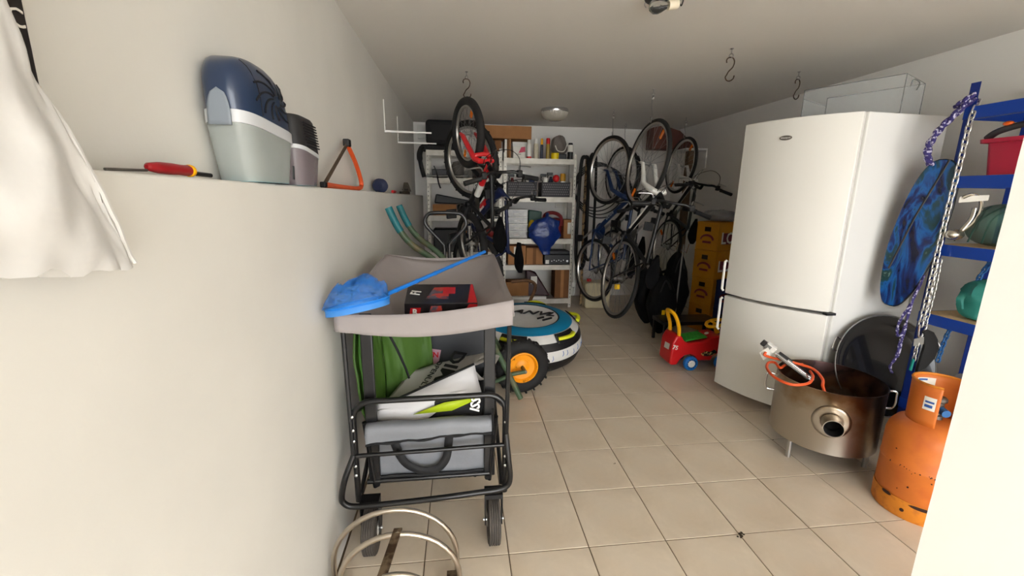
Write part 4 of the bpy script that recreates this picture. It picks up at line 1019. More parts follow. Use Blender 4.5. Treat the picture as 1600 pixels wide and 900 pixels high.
# ------------------------------------------------------------------ bicycles hung by the front wheel
SPK = mat('spoke_steel', (150, 150, 150), 0.35, metal=0.9)
RIM = mat('rim_alloy', (186, 184, 178), 0.32, metal=0.9)
REFL = mat('orange_reflector', (236, 116, 20), 0.25)
SADL = mat('saddle_vinyl', (10, 10, 11), 0.95); SADL.node_tree.nodes['Principled BSDF'].inputs['Specular IOR Level'].default_value = 0.1
GRIP = mat('grip_rubber', (20, 20, 22), 0.6)
WPAINT = mat('white_frame_paint', (224, 222, 216), 0.3, coat=0.3)
BPAINT = mat('black_frame_paint', (14, 14, 16), 0.45)
def bicycle(label, rear, front, e2d, r, tw, frame_m, fork_m, accent_m, rimm=RIM, knob=False, bar_w=0.62, decal=None, decal_m=None, k=None, bar_drop=0.0, stays_m=None, susp=False, reflect=True, fender=False, bar_rise=0.04, guard=None, steer=0.0, dt=1.0):
    rear = V(rear); front = V(front)
    e1 = (front-rear); wb = e1.length; e1.normalize(); e2 = V(e2d); e2 = (e2-e1*e2.dot(e1)).normalized(); n = e1.cross(e2)
    k = k or wb/1.05
    t = thing('bicycle', label, 'bicycle', rear+V((0, 0, -r)), 'bicycles hanging from the ceiling')
    P = lambda a, b, c=0.0: rear+e1*a+e2*b+n*c
    def wheel(c, ax, nm):
        w = MB().torus(c, ax, r-tw, tw, 56, 10).build(nm, RUB, t)
        if knob:
            mb = MB(); x_, y_, a_ = frame(ax)
            for i in range(44):
                a = 2*PI*i/44; d = math.cos(a)*x_+math.sin(a)*y_; tt = a_.cross(d); R = Matrix((d, tt, a_)).transposed()
                mb.box(c+d*(r-0.001)+a_*(0.35*tw*(1 if i % 2 else -1)), (0.004, 0.014, tw*0.7), R)
            mb.build('tread_blocks', RUB, w)
        rr = r-2*tw*0.93
        MB().open_lathe([(rr+0.004, -0.012), (rr-0.014, -0.011), (rr-0.020, 0), (rr-0.014, 0.011), (rr+0.004, 0.012)], o=c, axis=ax, n=56).build('rim', rimm, w)
        mb = MB(); x_, y_, a_ = frame(ax); ns = 28
        for i in range(ns):
            a = 2*PI*i/ns; s = 1 if i % 2 else -1; b = a+(0.9 if (i//2) % 2 else -0.9)
            p0 = c+0.022*(math.cos(b)*x_+math.sin(b)*y_)+a_*0.028*s; p1 = c+(rr-0.008)*(math.cos(a)*x_+math.sin(a)*y_)
            mb.tube([p0, p1], 0.0012, 4, caps=False)
        mb.build('spokes', SPK, w)
        MB().lathe([(0.001, -0.05), (0.008, -0.05), (0.008, -0.032), (0.024, -0.03), (0.024, -0.026), (0.014, -0.02), (0.014, 0.02), (0.024, 0.026), (0.024, 0.03), (0.008, 0.032), (0.008, 0.05), (0.001, 0.05)], o=c, axis=ax, n=14).build('hub', ALU, w)
        if reflect:
            for q in ((2.2, 5.2) if nm == 'front_wheel' else (0.7,)):
                d = math.cos(q)*x_+math.sin(q)*y_; tt = a_.cross(d); R = Matrix((tt, d, a_)).transposed()
                MB().box(c+d*(rr*0.82), (0.030, 0.075, 0.012), R).build('reflector', REFL, w, bevel=0.004)
        return w
    wheel(front, n, 'front_wheel'); wr_ = wheel(rear, n, 'rear_wheel')
    # frame
    BB = (0.42*k, -0.055*k); ST = (0.235*k, 0.44*k); HB = (wb-0.245*k, 0.365*k); HT = (wb-0.320*k, 0.470*k)
    if r < 0.3: HB = (wb-0.25*k, r+0.055); HT = (wb-0.325*k, r+0.145); ST = (0.24*k, r+0.12); BB = (0.40*k, 0.0)
    tr = 0.018*k**0.5
    fr_ = MB()
    fr_.rod(P(*HT), P(*HB), tr*1.15, 12)
    fr_.rod(P(HT[0]-0.01, HT[1]-0.03), P(*ST), tr*0.9, 12)
    fr_.tube([P(HB[0]-0.005, HB[1]+0.015), P((HB[0]+BB[0])/2, (HB[1]+BB[1])/2-0.005), P(*BB)], [tr*1.25*dt, tr*1.35*dt, tr*1.2], 12)
    fr_.rod(P(*BB), P(ST[0]-0.01, ST[1]+0.03), tr*0.95, 12)
    fr_.rod(P(*BB, -0.036), P(*BB, 0.036), 0.022, 12)
    f_o = fr_.build('frame', frame_m, t)
    st_ = MB()
    for s in (-1, 1):
        st_.tube([P(BB[0], BB[1], 0.02*s), P(BB[0]-0.10*k, BB[1]*0.8, 0.045*s), P(0, 0, 0.062*s)], [0.011, 0.010, 0.008], 8)
        st_.tube([P(ST[0]+0.005, ST[1]-0.03, 0.012*s), P(r*0.62, ST[1]*0.72, 0.040*s) if r < 0.3 else P(ST[0]*0.75, ST[1]*0.72, 0.042*s), P(0, 0, 0.062*s)], [0.009, 0.009, 0.007], 8)
    st_.build('stays', stays_m or frame_m, f_o)
    # fork
    fk = MB(); CR = (HB[0]+0.012, HB[1]-0.03)
    for s in (-1, 1):
        if susp:
            fk.tube([P(CR[0], CR[1], 0.0), P(CR[0]+0.006, CR[1]+0.005, 0.05*s), P(CR[0]+0.02, CR[1]-0.05, 0.062*s), P(wb-0.02, 0.05, 0.062*s), P(wb, 0, 0.060*s)], [0.016, 0.021, 0.021, 0.019, 0.011], 10)
        else:
            fk.tube([P(CR[0]-0.01, CR[1]+0.02, 0.0), P(CR[0]+0.004, CR[1]+0.004, 0.045*s), P(CR[0]+0.02, CR[1]-0.045, 0.060*s), P(CR[0]+0.055, CR[1]-0.17, 0.058*s), P(wb-0.006, 0.05, 0.056*s), P(wb, 0, 0.056*s)], [0.024, 0.025, 0.025, 0.022, 0.015, 0.011], 10)
    if susp: fk.tube([P(CR[0]+0.025, CR[1]-0.055, -0.062), P(CR[0]+0.045, CR[1]-0.05, -0.05), P(CR[0]+0.05, CR[1]-0.045, 0), P(CR[0]+0.045, CR[1]-0.05, 0.05), P(CR[0]+0.025, CR[1]-0.055, 0.062)], 0.016, 8)
    fk.build('fork', fork_m, t)
    MB().rod(P(wb, 0, -0.075), P(wb, 0, 0.075), 0.006, 8).build('axle', CHROME, t)
    # stem and bars
    SB = (HT[0]-0.02, HT[1]+0.055+bar_rise*0.5); SE = (SB[0]+0.040*k, SB[1]+0.035)
    mb = MB(); mb.rod(P(*HT), P(*SB), 0.014, 10); mb.rod(P(*SB), P(*SE), 0.015, 10); mb.build('stem', accent_m, t)
    hw = bar_w/2; ca, sa = math.cos(steer), math.sin(steer)
    def Hb(a, b, c):     # bar points turned about the steering axis
        return P(SE[0]+a*ca-c*sa*1.0, SE[1]+b, c*ca+a*sa)
    hb = [Hb(-0.055, bar_rise, -hw), Hb(-0.03, bar_rise, -hw*0.62), Hb(0, bar_rise*0.8, -hw*0.36), Hb(0, 0, -hw*0.16), Hb(0, 0, hw*0.16), Hb(0, bar_rise*0.8, hw*0.36), Hb(-0.03, bar_rise, hw*0.62), Hb(-0.055, bar_rise, hw)]
    bar = MB().tube(cr(hb, 5), 0.011, 10).build('handlebar', BLKM, t)
    for s in (-1, 1):
        g0, g1 = Hb(-0.033, bar_rise, s*hw*0.60), Hb(-0.057, bar_rise, s*(hw+0.008))
        MB().tube([g0, g0.lerp(g1, 0.1), g0.lerp(g1, 0.5), g1], [0.019, 0.0165, 0.0165, 0.0175], 12).build('grip', GRIP, bar)
        b0 = Hb(-0.02, bar_rise, s*hw*0.50)
        MB().box(b0+e1*0.006+e2*-0.008, (0.05, 0.035, 0.04), Matrix((e1, e2, n)).transposed()).build('brake_clamp', BLK, bar, bevel=0.008)
        lv = [b0+e1*0.02-e2*0.01, b0+e1*0.055-e2*0.025+n*s*0.012, b0+e1*0.055-e2*0.035+n*s*0.06, b0+e1*0.045-e2*0.04+n*s*0.115]
        MB().tube(cr(lv, 4), [0.007]*9+[0.006]*4, 8, flat=0.7).build('brake_lever', ALU, bar)
        # cables arc forward from the levers to the frame
        c0_ = b0+e1*0.02
        MB().tube(cr([c0_, c0_+e1*0.10-n*s*0.04+e2*0.05, P(SE[0]+0.15, SE[1]+0.02, s*0.04), P(HB[0]+0.05, HB[1]+0.03, -s*0.02), P(HB[0]-0.05, HB[1]-0.02, -s*0.028)], 6), 0.0026, 6).build('cable', BLK, bar)
    # saddle
    mb = MB(); mb.rod(P(*ST), P(ST[0]-0.045*k, ST[1]+0.12*k), 0.0135, 10); mb.build('seat_post', ALU if not susp else BLKM, t)
    sx, sy = ST[0]-0.05*k, ST[1]+0.135*k
    def sad(u, v):
        a = 2*PI*u; q = -0.12+0.27*v
        w = 0.058*(1-v)**0.75*math.sin(PI*min(1, 0.12+v*2.4)*0.5)+0.018*math.sin(PI*min(1, 0.05+v*0.9))
        return P(sx+q, sy+0.018*math.sin(a)*(1 if math.sin(a) > 0 else 1.6)+0.012*(2*v-1)**2, w*math.cos(a))
    MB().grid(sad, 20, 12, cu=True).build('saddle', SADL, t)
    # drivetrain
    cs = 0.05
    mb = MB().lathe([(0.001, -0.002), (0.085*k, -0.002), (0.088*k, 0.0), (0.085*k, 0.002), (0.001, 0.002)], o=P(*BB, cs), axis=n, n=32); ch = mb.build('chainring', guard or STEELD, t)
    ca_ = 0.9
    for s in (1, -1):
        d = (e1*math.cos(ca_)+e2*math.sin(ca_))*s
        c_ = P(*BB, (cs+0.018)*s); tip = c_+d*0.165*k
        MB().tube([c_, tip], [0.014, 0.010], 8).build('crank_arm', ALU if not susp else BLKM, t)
        R = Matrix((e1, e2, n)).transposed()
        MB().box(tip+n*s*0.055, (0.075, 0.022, 0.085), R).build('pedal', BLK, t, bevel=0.005)
    MB().lathe([(0.001, 0.030), (0.045, 0.030), (0.045, 0.034), (0.028, 0.05), (0.001, 0.05)], o=rear, axis=n, n=24).build('cassette', STEELD, t)
    up_, lo_ = e2*0.08*k, e2*-0.08*k
    mb = MB(); mb.tube([P(*BB, cs)+up_, P(0, 0.04, 0.042)], 0.004, 6); mb.tube([P(*BB, cs)+lo_, P(0.03, -0.11, 0.042), P(0.0, -0.045, 0.042)], 0.004, 6); mb.build('chain', STEELD, t)
    MB().tube([P(0, -0.01, 0.055), P(0.015, -0.06, 0.055), P(0.04, -0.115, 0.048)], [0.010, 0.012, 0.006], 8).build('derailleur', BLK, t)
    if fender:
        for c_, nm, a0, a1 in ((rear, 'rear_mudguard', 0.3, 2.9), (front, 'front_mudguard', 0.9, 2.7)):
            def fd(u, v):
                a = a0+(a1-a0)*u; d = e1*math.cos(a)+e2*math.sin(a)
                w = (v-0.5)*0.055
                return c_+d*(r+0.012-0.010*(2*v-1)**2)+n*w
            MB().grid(fd, 20, 4).build(nm, BLK, t, solid=0.002)
    if decal:
        mid = P((HB[0]+BB[0])/2, (HB[1]+BB[1])/2); dd_ = (P(*HB)-P(*BB)).normalized()
        for s in (-1, 1):
            nn_ = n*s; e_r = dd_ * (1 if s > 0 else -1)
            # reading direction chosen so that the word runs along the tube on both sides
            text(decal, 0.040*k, mid+nn_*(tr*1.36*dt), e_r, nn_.cross(e_r), decal_m or WHITE, 'frame_lettering', f_o, bold=0.0008)
    return t, P, wb, k
NVY = mat('navy_frame_paint', (26, 34, 70), 0.3, coat=0.3)
REDP = mat('red_frame_paint', (206, 28, 34), 0.3, coat=0.3)
BLUP = mat('blue_frame_paint', (16, 44, 86), 0.3, coat=0.3)
SILV = mat('silver_decal', (206, 206, 206), 0.4)
# red-forked junior bike
tb_, P_, wb_2, k_ = bicycle('junior mountain bicycle with red suspension fork and black frame', (-0.085, 2.13, 1.010), (-0.113, 2.02, 1.867), (0.40, -0.92, 0), 0.260, 0.031, BPAINT, REDP, BPAINT, knob=False, bar_w=0.56, decal='BCSE', susp=True, bar_rise=0.03, k=0.82)
# red and white panels on its head tube
MB().tube([P_(wb_2-0.215, 0.345), P_(wb_2-0.28, 0.285), P_(wb_2-0.36, 0.215)], [0.022, 0.027, 0.024], 12).build('red_frame_section', REDP, tb_)
MB().tube([P_(wb_2-0.36, 0.215), P_(wb_2-0.45, 0.135)], [0.0255, 0.0245], 12).build('white_frame_section', WPAINT, tb_)
# navy bike behind it
tb_, P_, wb_2, k_ = bicycle('navy and white mountain bicycle behind the red-forked junior bicycle', (-0.02, 2.62, 0.735), (-0.085, 2.47, 1.700), (0.66, -0.75, 0), 0.335, 0.027, NVY, BPAINT, BPAINT, knob=True, bar_w=0.60, decal='nouon', reflect=False, susp=True, dt=1.7)
MB().tube([P_(0.44, -0.035), P_(0.52, 0.06), P_(0.58, 0.13)], [0.032, 0.0425, 0.0425], 12).build('white_frame_section', WPAINT, tb_)
MB().tube([P_(0.58, 0.13), P_(0.64, 0.20)], [0.0425, 0.0425], 12).build('red_frame_section', REDP, tb_)
for s in (-1, 1): MB().tube([P_(0.40, -0.03, 0.035*s), P_(0.22, 0.0, 0.055*s), P_(0.03, 0.0, 0.07*s)], [0.016, 0.014, 0.010], 8).build('white_swingarm', WPAINT, tb_)
# shock spring by the bars
sp = [P_(0.50+0.0013*i, 0.30+0.022*math.cos(i*0.55), 0.022*math.sin(i*0.55)) for i in range(80)]
MB().tube(sp, 0.005, 6).build('shock_spring', BLKM, tb_)
# blue city bike
bicycle('dark blue city bicycle hanging in front of the back wall', (1.341, 3.241, 0.579), (1.420, 3.165, 1.683), (0.31, -0.95, 0), 0.362, 0.020, BLUP, BLUP, BPAINT, bar_w=0.56, decal='ROCKR', decal_m=SILV, reflect=False, fender=False, guard=BLUP, bar_rise=0.02)
# two hybrids with white forks
tb_, P_, wb_2, k_ = bicycle('black hybrid bicycle with white fork hanging nearest the camera', (1.267, 2.268, 0.673), (1.427, 2.222, 1.691), (0.05, -1, 0), 0.372, 0.018, BPAINT, WPAINT, BPAINT, bar_w=0.64, stays_m=BPAINT, bar_rise=0.03)
for a, b in ((0.50, 0.62), (0.64, 0.80)):
    for c_ in (-0.018, 0.018): MB().tube([P_(0.42*k_+(wb_2-0.245*k_-0.42*k_)*f, -0.055*k_+(0.42*k_)*f+0.004, c_) for f in ((a-0.5)*2.2+0.15, (b-0.5)*2.2+0.20)], 0.0095, 8).build('white_stripe', WPAINT, tb_)
YR = mat('yellow_reflector', (246, 196, 20), 0.3)
MB().box(P_(-0.10, -0.10, 0.05), (0.05, 0.03, 0.05)).build('pedal_reflector', YR, tb_, bevel=0.008)
tb_, P_, wb_2, k_ = bicycle('black hybrid bicycle with white fork hanging nearest the right wall', (2.27, 3.40, 0.835), (2.40, 3.475, 1.775), (0.02, -1, 0), 0.325, 0.018, BPAINT, WPAINT, BPAINT, bar_w=0.64, bar_rise=0.03)
for a, b in ((0.50, 0.62), (0.64, 0.80)):
    for c_ in (-0.018, 0.018): MB().tube([P_(0.42*k_+(wb_2-0.245*k_-0.42*k_)*f, -0.055*k_+(0.42*k_)*f+0.004, c_) for f in ((a-0.5)*2.2+0.15, (b-0.5)*2.2+0.20)], 0.0095, 8).build('white_stripe', WPAINT, tb_)
for s in (-1, 1):
    MB().tube([P_(0.02, 0.03, 0.075*s), P_(-0.05, 0.34, 0.075*s), P_(0.05, 0.38, 0.06*s)], 0.005, 6).build('rack_strut', CHROME, tb_)
# black city bike farthest back, mostly hidden
bicycle('black city bicycle with mudguards farthest back beside the blue bicycle', (1.80, 3.90, 0.640), (1.84, 3.88, 1.670), (0.25, -1, 0), 0.350, 0.019, BPAINT, BPAINT, BPAINT, bar_w=0.46, reflect=False, fender=True, bar_rise=0.02)
# ------------------------------------------------------------------ galvanised shelving at the back wall
SY0, SY1 = 3.76, 4.14
def shelving(xa, xb, zs, ztop, label):
    t = thing('metal_shelving', label, 'shelving', ((xa+xb)/2, (SY0+SY1)/2, 0))
    for x, sx in ((xa, 1), (xb, -1)):
        for y, sy in ((SY0, 1), (SY1, -1)):
            mb = MB(); mb.b2((x, y, 0), (x+sx*0.034, y+sy*0.002, ztop)); mb.b2((x, y, 0), (x+sx*0.002, y+sy*0.034, ztop)); p = mb.build('post', GALV, t, smooth=False)
            if sy > 0:
                mb = MB()
                for i in range(int(ztop/0.05)):
                    mb.b2((x+sx*0.013, y-0.0006, 0.03+i*0.05), (x+sx*0.021, y-0.0001, 0.045+i*0.05))
                mb.build('post_slots', INK, p, smooth=False)
    for z in zs:
        o = MB().b2((xa+0.003, SY0+0.003, z-0.004), (xb-0.003, SY1-0.003, z)).build('shelf', GALV, t, smooth=False)
        MB().b2((xa+0.003, SY0-0.002, z-0.062), (xb-0.003, SY0+0.001, z)).build('front_edge', GALV, o, smooth=False)
        MB().b2((xa+0.003, SY1-0.004, z-0.062), (xb-0.003, SY1-0.002, z)).build('rear_edge', GALV, o, smooth=False)
    return t
ZR = (1.838, 1.392, 0.884, 0.556, 0.118)
ZL = (1.905, 1.596, 1.160, 0.72, 0.12)
shelving(0.342, 1.225, ZR, 1.90, 'galvanised shelving unit under the round ceiling lamp')
shelving(-0.560, 0.322, ZL, 1.94, 'galvanised shelving unit behind the red-forked bicycle')
Y0 = SY0+0.03
def carton(x0_, x1_, y0_, y1_, z0_, z1_, label, m=CARD, tape=True, labelpatch=None, name='cardboard_box', cat='box', rz=0.0):
    t = thing(name, label, cat, ((x0_+x1_)/2, (y0_+y1_)/2, z0_))
    X = Matrix.Translation(V(((x0_+x1_)/2, (y0_+y1_)/2, 0))) @ Matrix.Rotation(rz, 4, 'Z')
    hx, hy = (x1_-x0_)/2, (y1_-y0_)/2
    b = MB(X).b2((-hx, -hy, z0_+0.001), (hx, hy, z1_)).build('carton', m, t, bevel=0.003)
    if tape: MB(X).b2((-0.02, -hy-0.0008, z0_+0.003), (0.02, -hy-0.0002, z1_-0.003)).build('tape', CARD2 if m is CARD else CARD, b)
    if labelpatch:
        for (a0, a1, c0, c1) in labelpatch: MB(X).b2((-hx+2*hx*a0, -hy-0.0016, z0_+(z1_-z0_)*c0), (-hx+2*hx*a1, -hy-0.0009, z0_+(z1_-z0_)*c1)).build('paper_label', PAPER, b)
    return t
def can(x, y, z, r, h, label, body, cap, grp='cans and bottles on the top shelf', band=None, cat='can', name='spray_can', caph=0.22, capr=0.8):
    t = thing(name, label, cat, (x, y, z), grp)
    hb = h*(1-caph)
    o = MB().lathe([(0.001, 0.0005), (r*0.95, 0.0005), (r, 0.006), (r, hb-0.02), (r*0.96, hb-0.008), (r*0.7, hb)], o=(x, y, z), n=20).build('body', body, t)
    MB().lathe([(r*capr, hb-0.004), (r*capr, h-0.01), (r*capr*0.85, h), (0.001, h)], o=(x, y, z), n=18).build('cap', cap, t)
    if band: MB().open_lathe([(r+0.0008, hb*band[0]), (r+0.0008, hb*band[1])], o=(x, y, z), n=20).build('print_band', band[2], o)
    return t
z = ZR[0]
carton(0.10, 0.665, SY0+0.0, SY0+0.30, 2.052, 2.195, 'long flat cardboard box high above the right shelving unit', tape=False, name='flat_carton')
# what carries it: stacked books and paper
for i, (x_, w_, h_, m_) in enumerate(((0.352, 0.030, 0.210, PAPER), (0.383, 0.022, 0.213, CARD2), (0.406, 0.024, 0.213, CARD))):
    one(MB().b2((x_, Y0, z+0.001), (x_+w_-0.002, Y0+0.2, z+h_)), 'binder', m_, ('white ring binder upright under the long flat box', 'dark brown folder upright under the long flat box', 'tan cardboard folder upright under the long flat box')[i], 'folder', 'folders on the top shelf', bevel=0.002)
pk_ = carton(0.455, 0.600, Y0, Y0+0.1, z, z+0.135, 'white and pink packet on the top shelf', PAPER, tape=False, name='packet')
PNK = mat('magenta_print', (196, 70, 96), 0.6)
MB().add([(0.52, Y0-0.001, z+0.06), (0.598, Y0-0.001, z+0.075), (0.598, Y0-0.001, z+0.132), (0.55, Y0-0.001, z+0.125)], [(0, 1, 2, 3)]).build('pink_print', PNK, pk_, smooth=False)
text('IIIIIIII', 0.022, (0.528, Y0-0.001, z+0.045), (1, 0, 0), (0, 0, 1), INK, 'barcode', pk_)
one(MB().b2((0.46, Y0+0.12, z+0.001), (0.64, Y0+0.16, z+0.20)), 'polystyrene_sheet', WHITEP, 'pale grey panel standing behind the pink packet', 'panel', bevel=0.003)
can(0.650, Y0+0.03, z, 0.030, 0.222, 'red and white spray can on the top shelf', WHITEP, WHITEP, band=(0.02, 0.14, RED))
CREAM = mat('cream_can', (206, 196, 172), 0.45)
can(0.735, Y0+0.04, z, 0.030, 0.228, 'cream tall can with white cap on the top shelf', CREAM, WHITE)
NVB = mat('navy_bottle', (36, 40, 58), 0.4)
can(0.805, Y0+0.04, z, 0.018, 0.235, 'slim dark bottle with yellow nozzle on the top shelf', NVB, YEL, name='glue_bottle', cat='bottle', caph=0.28)
OLIVE = mat('amber_bottle', (150, 124, 40), 0.3)
can(0.878, Y0+0.03, z, 0.022, 0.240, 'amber bottle with red cap on the top shelf', OLIVE, RED, name='oil_bottle', cat='bottle', caph=0.26, capr=1.05)
tp = one(MB().open_lathe([(0.028, 0), (0.046, 0), (0.046, 0.070), (0.028, 0.070), (0.028, 0)], o=(0.965, Y0+0.02, z+0.001), n=28), 'tape_roll', mat('yellow_tape', (236, 206, 12), 0.4), 'roll of bright yellow tape on the top shelf', 'tape')
RAG = mat('grey_rag', (112, 104, 98), 0.9, var=0.2, vscale=14, bump=0.4, bscale=30)
mb = MB(); mb.grid(lambda u, v: V((1.035, Y0+0.12, z+0.165)) + (1+0.22*noise.noise((math.cos(2*PI*u)*2, math.sin(2*PI*u)*2, v*4)))*V((0.10*math.sin(PI*(0.01+0.98*v))*math.cos(2*PI*u), 0.07*math.sin(PI*(0.01+0.98*v))*math.sin(2*PI*u), 0.115*math.cos(PI*v))), 28, 18, cu=True)
rg_ = thing('dust_mask', 'grey cloth respirator bundled on the top shelf', 'mask', (1.035, Y0+0.12, z+0.05))
mb.build('body', RAG, rg_); MB().tube(cr([(0.97, Y0+0.04, z+0.16), (1.0, Y0+0.03, z+0.10), (1.08, Y0+0.03, z+0.10), (1.12, Y0+0.05, z+0.20)], 5), 0.006, 6).build('strap', PAPER, rg_)
one(MB().b2((0.975, Y0+0.06, z+0.001), (1.12, Y0+0.18, z+0.07)), 'black_case', BLK, 'low black case under the grey respirator', 'case', bevel=0.01)
can(1.160, Y0+0.05, z, 0.034, 0.195, 'black tin with pale label on the top shelf', BLK, BLK, band=(0.5, 0.95, PAPER), name='paint_tin', cat='tin', caph=0.08)
# baskets with spray bottles on the second shelf
BSK = mat('dark_woven_plastic', (52, 50, 54), 0.6)
def basket(x0_, x1_, label):
    z = ZR[1]; t = thing('basket', label, 'basket', ((x0_+x1_)/2, Y0+0.12, z), 'woven baskets on the second shelf')
    y0_, y1_, h = Y0, Y0+0.25, 0.175
    for a, b in (((x0_, y0_, z+0.001), (x1_, y0_+0.006, z+h)), ((x0_, y1_-0.006, z+0.001), (x1_, y1_, z+h)), ((x0_, y0_+0.006, z+0.001), (x0_+0.006, y1_-0.006, z+h)), ((x1_-0.006, y0_+0.006, z+0.001), (x1_, y1_-0.006, z+h)), ((x0_+0.006, y0_+0.006, z+0.001), (x1_-0.006, y1_-0.006, z+0.006))):
        MB().b2(a, b).build('basket_side', BSK, t, smooth=False)
    mb = MB(); HOL = mat('basket_hole', (120, 118, 120), 0.7)
    nx = int((x1_-x0_)/0.024)
    for j in range(5):
        for i in range(nx):
            xx = x0_+0.018+i*0.024+(0.012 if j % 2 else 0)
            if xx < x1_-0.012: mb.b2((xx-0.006, y0_-0.0012, z+0.028+j*0.028), (xx+0.006, y0_-0.0002, z+0.040+j*0.028))
    w = mb.build('weave_studs', HOL, t, smooth=False); w['kind'] = 'stuff'
    MB().b2((x0_-0.004, y0_-0.005, z+h-0.014), (x1_+0.004, y0_-0.0013, z+h)).build('rim', BSK, t, bevel=0.002)
basket(0.395, 0.750, 'dark woven plastic basket at the left of the second shelf')
basket(0.812, 1.160, 'dark woven plastic basket at the right of the second shelf')
def trigger(x, y, z, label, body, head, h=0.25):
    t = thing('spray_bottle', label, 'bottle', (x, y, z), 'spray bottles in the baskets')
    MB().lathe([(0.001, 0), (0.032, 0), (0.034, 0.01), (0.034, h*0.55), (0.016, h*0.74), (0.014, h*0.8), (0.001, h*0.8)], o=(x, y, z), n=18).build('body', body, t)
    MB().box((x-0.012, y, z+h*0.90), (0.075, 0.024, 0.035)).build('nozzle', head, t, bevel=0.006)
    MB().tube(cr([(x-0.030, y, z+h*0.86), (x-0.042, y, z+h*0.76), (x-0.034, y, z+h*0.66)], 4), 0.006, 6).build('trigger', head, t)
zb2 = ZR[1]+0.008
BLUB = mat('blue_label_bottle', (40, 54, 96), 0.4); AMB = mat('gold_foam', (190, 140, 40), 0.4)
trigger(0.46, Y0+0.10, zb2, 'dark red spray bottle in the left basket', mat('maroon_bottle', (110, 30, 34), 0.4), BLK, 0.27)
trigger(0.60, Y0+0.08, zb2, 'grey spray bottle with white trigger in the left basket', STEELD, WHITE, 0.30)
can(0.700, Y0+0.09, zb2, 0.036, 0.265, 'navy and white cleaner bottle in the left basket', BLUB, WHITE, 'spray bottles in the baskets', name='cleaner_bottle', cat='bottle', caph=0.25)
trigger(0.865, Y0+0.14, zb2, 'black spray bottle in the right basket', BLK, BLK, 0.28)
can(0.865, Y0+0.05, zb2, 0.040, 0.22, 'white capped bottle in the right basket', CREAM, WHITE, 'spray bottles in the baskets', name='cleaner_bottle', cat='bottle', caph=0.30)
trigger(0.945, Y0+0.13, zb2, 'dark spray bottle with tall head in the right basket', NVB, BLK, 0.30)
one(MB().ball((1.00, Y0+0.07, zb2+0.215), 0.045, 14, 10, (1, 0.8, 1)), 'sponge_ball', RED, 'bright red sponge on top of the right basket', 'sponge')
can(1.085, Y0+0.07, zb2, 0.034, 0.275, 'silver can with gold cap in the right basket', WHITEP, AMB, 'spray bottles in the baskets', name='foam_can', caph=0.32, capr=1.0)
one(MB().lathe([(0.001, 0), (0.028, 0), (0.028, 0.22), (0.02, 0.23), (0.001, 0.23)], o=(1.190, Y0+0.05, ZR[1]+0.001), n=16), 'sealant_tube', mat('pale_tube', (176, 170, 160), 0.5, var=0.3, vscale=30), 'pale sealant tube standing right of the baskets', 'tube')
# third shelf: drawer unit, green tub, red bag, blue sack, small box
z = ZR[2]; du = thing('drawer_unit', 'small white unit of four clear drawers on the third shelf', 'drawer unit', (0.51, Y0+0.12, z))
MB().b2((0.374, Y0+0.012, z+0.001), (0.650, Y0+0.25, z+0.355)).build('cabinet', mat('unit_body_grey', (150, 148, 142), 0.5), du, bevel=0.004)
for k in range(4):
    z0_ = z+0.008+k*0.087
    d = MB().b2((0.380, Y0, z0_), (0.644, Y0+0.012, z0_+0.078)).build('drawer', mat('drawer_clear', (128, 124, 118), 0.2, var=0.35, vscale=16), du, bevel=0.003)
    MB().b2((0.374, Y0-0.006, z0_+0.076), (0.650, Y0+0.004, z0_+0.085)).build('drawer_rail', WHITEP, du)
    MB().b2((0.47, Y0-0.008, z0_+0.03), (0.55, Y0, z0_+0.042)).build('drawer_pull', WHITEP, d, bevel=0.002)
DGRN = mat('dark_green_plastic', (30, 66, 54), 0.5)
one(MB().hexa([(0.672, Y0+0.05, z+0.001), (0.80, Y0+0.05, z+0.001), (0.80, Y0+0.2, z+0.001), (0.672, Y0+0.2, z+0.001), (0.66, Y0+0.03, z+0.35), (0.83, Y0+0.03, z+0.33), (0.83, Y0+0.22, z+0.33), (0.66, Y0+0.22, z+0.35)]), 'green_tub', DGRN, 'dark green plastic tub behind the blue sack', 'tub', bevel=0.012)
one(MB().ball((0.705, Y0+0.03, z+0.16), 0.05, 14, 10, (0.9, 0.6, 1.4)), 'yellow_cloth', mat('yellow_cloth', (214, 178, 20), 0.8, bump=0.4, bscale=30), 'crumpled yellow cloth beside the clear drawer unit', 'cloth')
rb = thing('red_holdall', 'dark red holdall with curved handle on the third shelf', 'bag', (0.97, Y0+0.14, z))
DRED = mat('dark_red_fabric', (120, 24, 30), 0.6)
MB().box((0.96, Y0+0.16, z+0.125), (0.27, 0.20, 0.245)).build('body', DRED, rb, bevel=0.04, seg=4)
MB().tube(cr([(0.85, Y0+0.05, z+0.22), (0.88, Y0+0.04, z+0.30), (0.98, Y0+0.04, z+0.315), (1.07, Y0+0.05, z+0.27), (1.085, Y0+0.06, z+0.16)], 6), 0.022, 8).build('handle', DRED, rb)
SACK = mat('blue_film_sack', (20, 48, 116), 0.3, bump=0.5, bscale=22, var=0.2, vscale=12)
def sack(u, v):
    a = 2*PI*u; w = (0.10+0.075*math.sin(PI*min(1, v*1.25))**0.8)*(1 if v < 0.55 else 1-1.35*(v-0.55)**1.1); w = max(w, 0.012)*(0.25+0.75*min(1, v/0.10))
    n_ = 1+0.20*noise.noise((math.cos(a)*2.2, math.sin(a)*2.2, v*5))+0.1*noise.noise((math.cos(a)*7, math.sin(a)*7, v*11))
    return (0.875+0.035*math.sin(v*3)*-1+w*1.05*math.cos(a)*n_, SY0-0.075+0.065*math.sin(a)*n_*(0.3+0.7*math.sin(PI*min(1, v+0.1))), z+0.275-0.46*v)
bs = thing('blue_sack', 'dark blue plastic sack hanging over the third shelf edge', 'sack', (0.86, SY0-0.05, z-0.18))
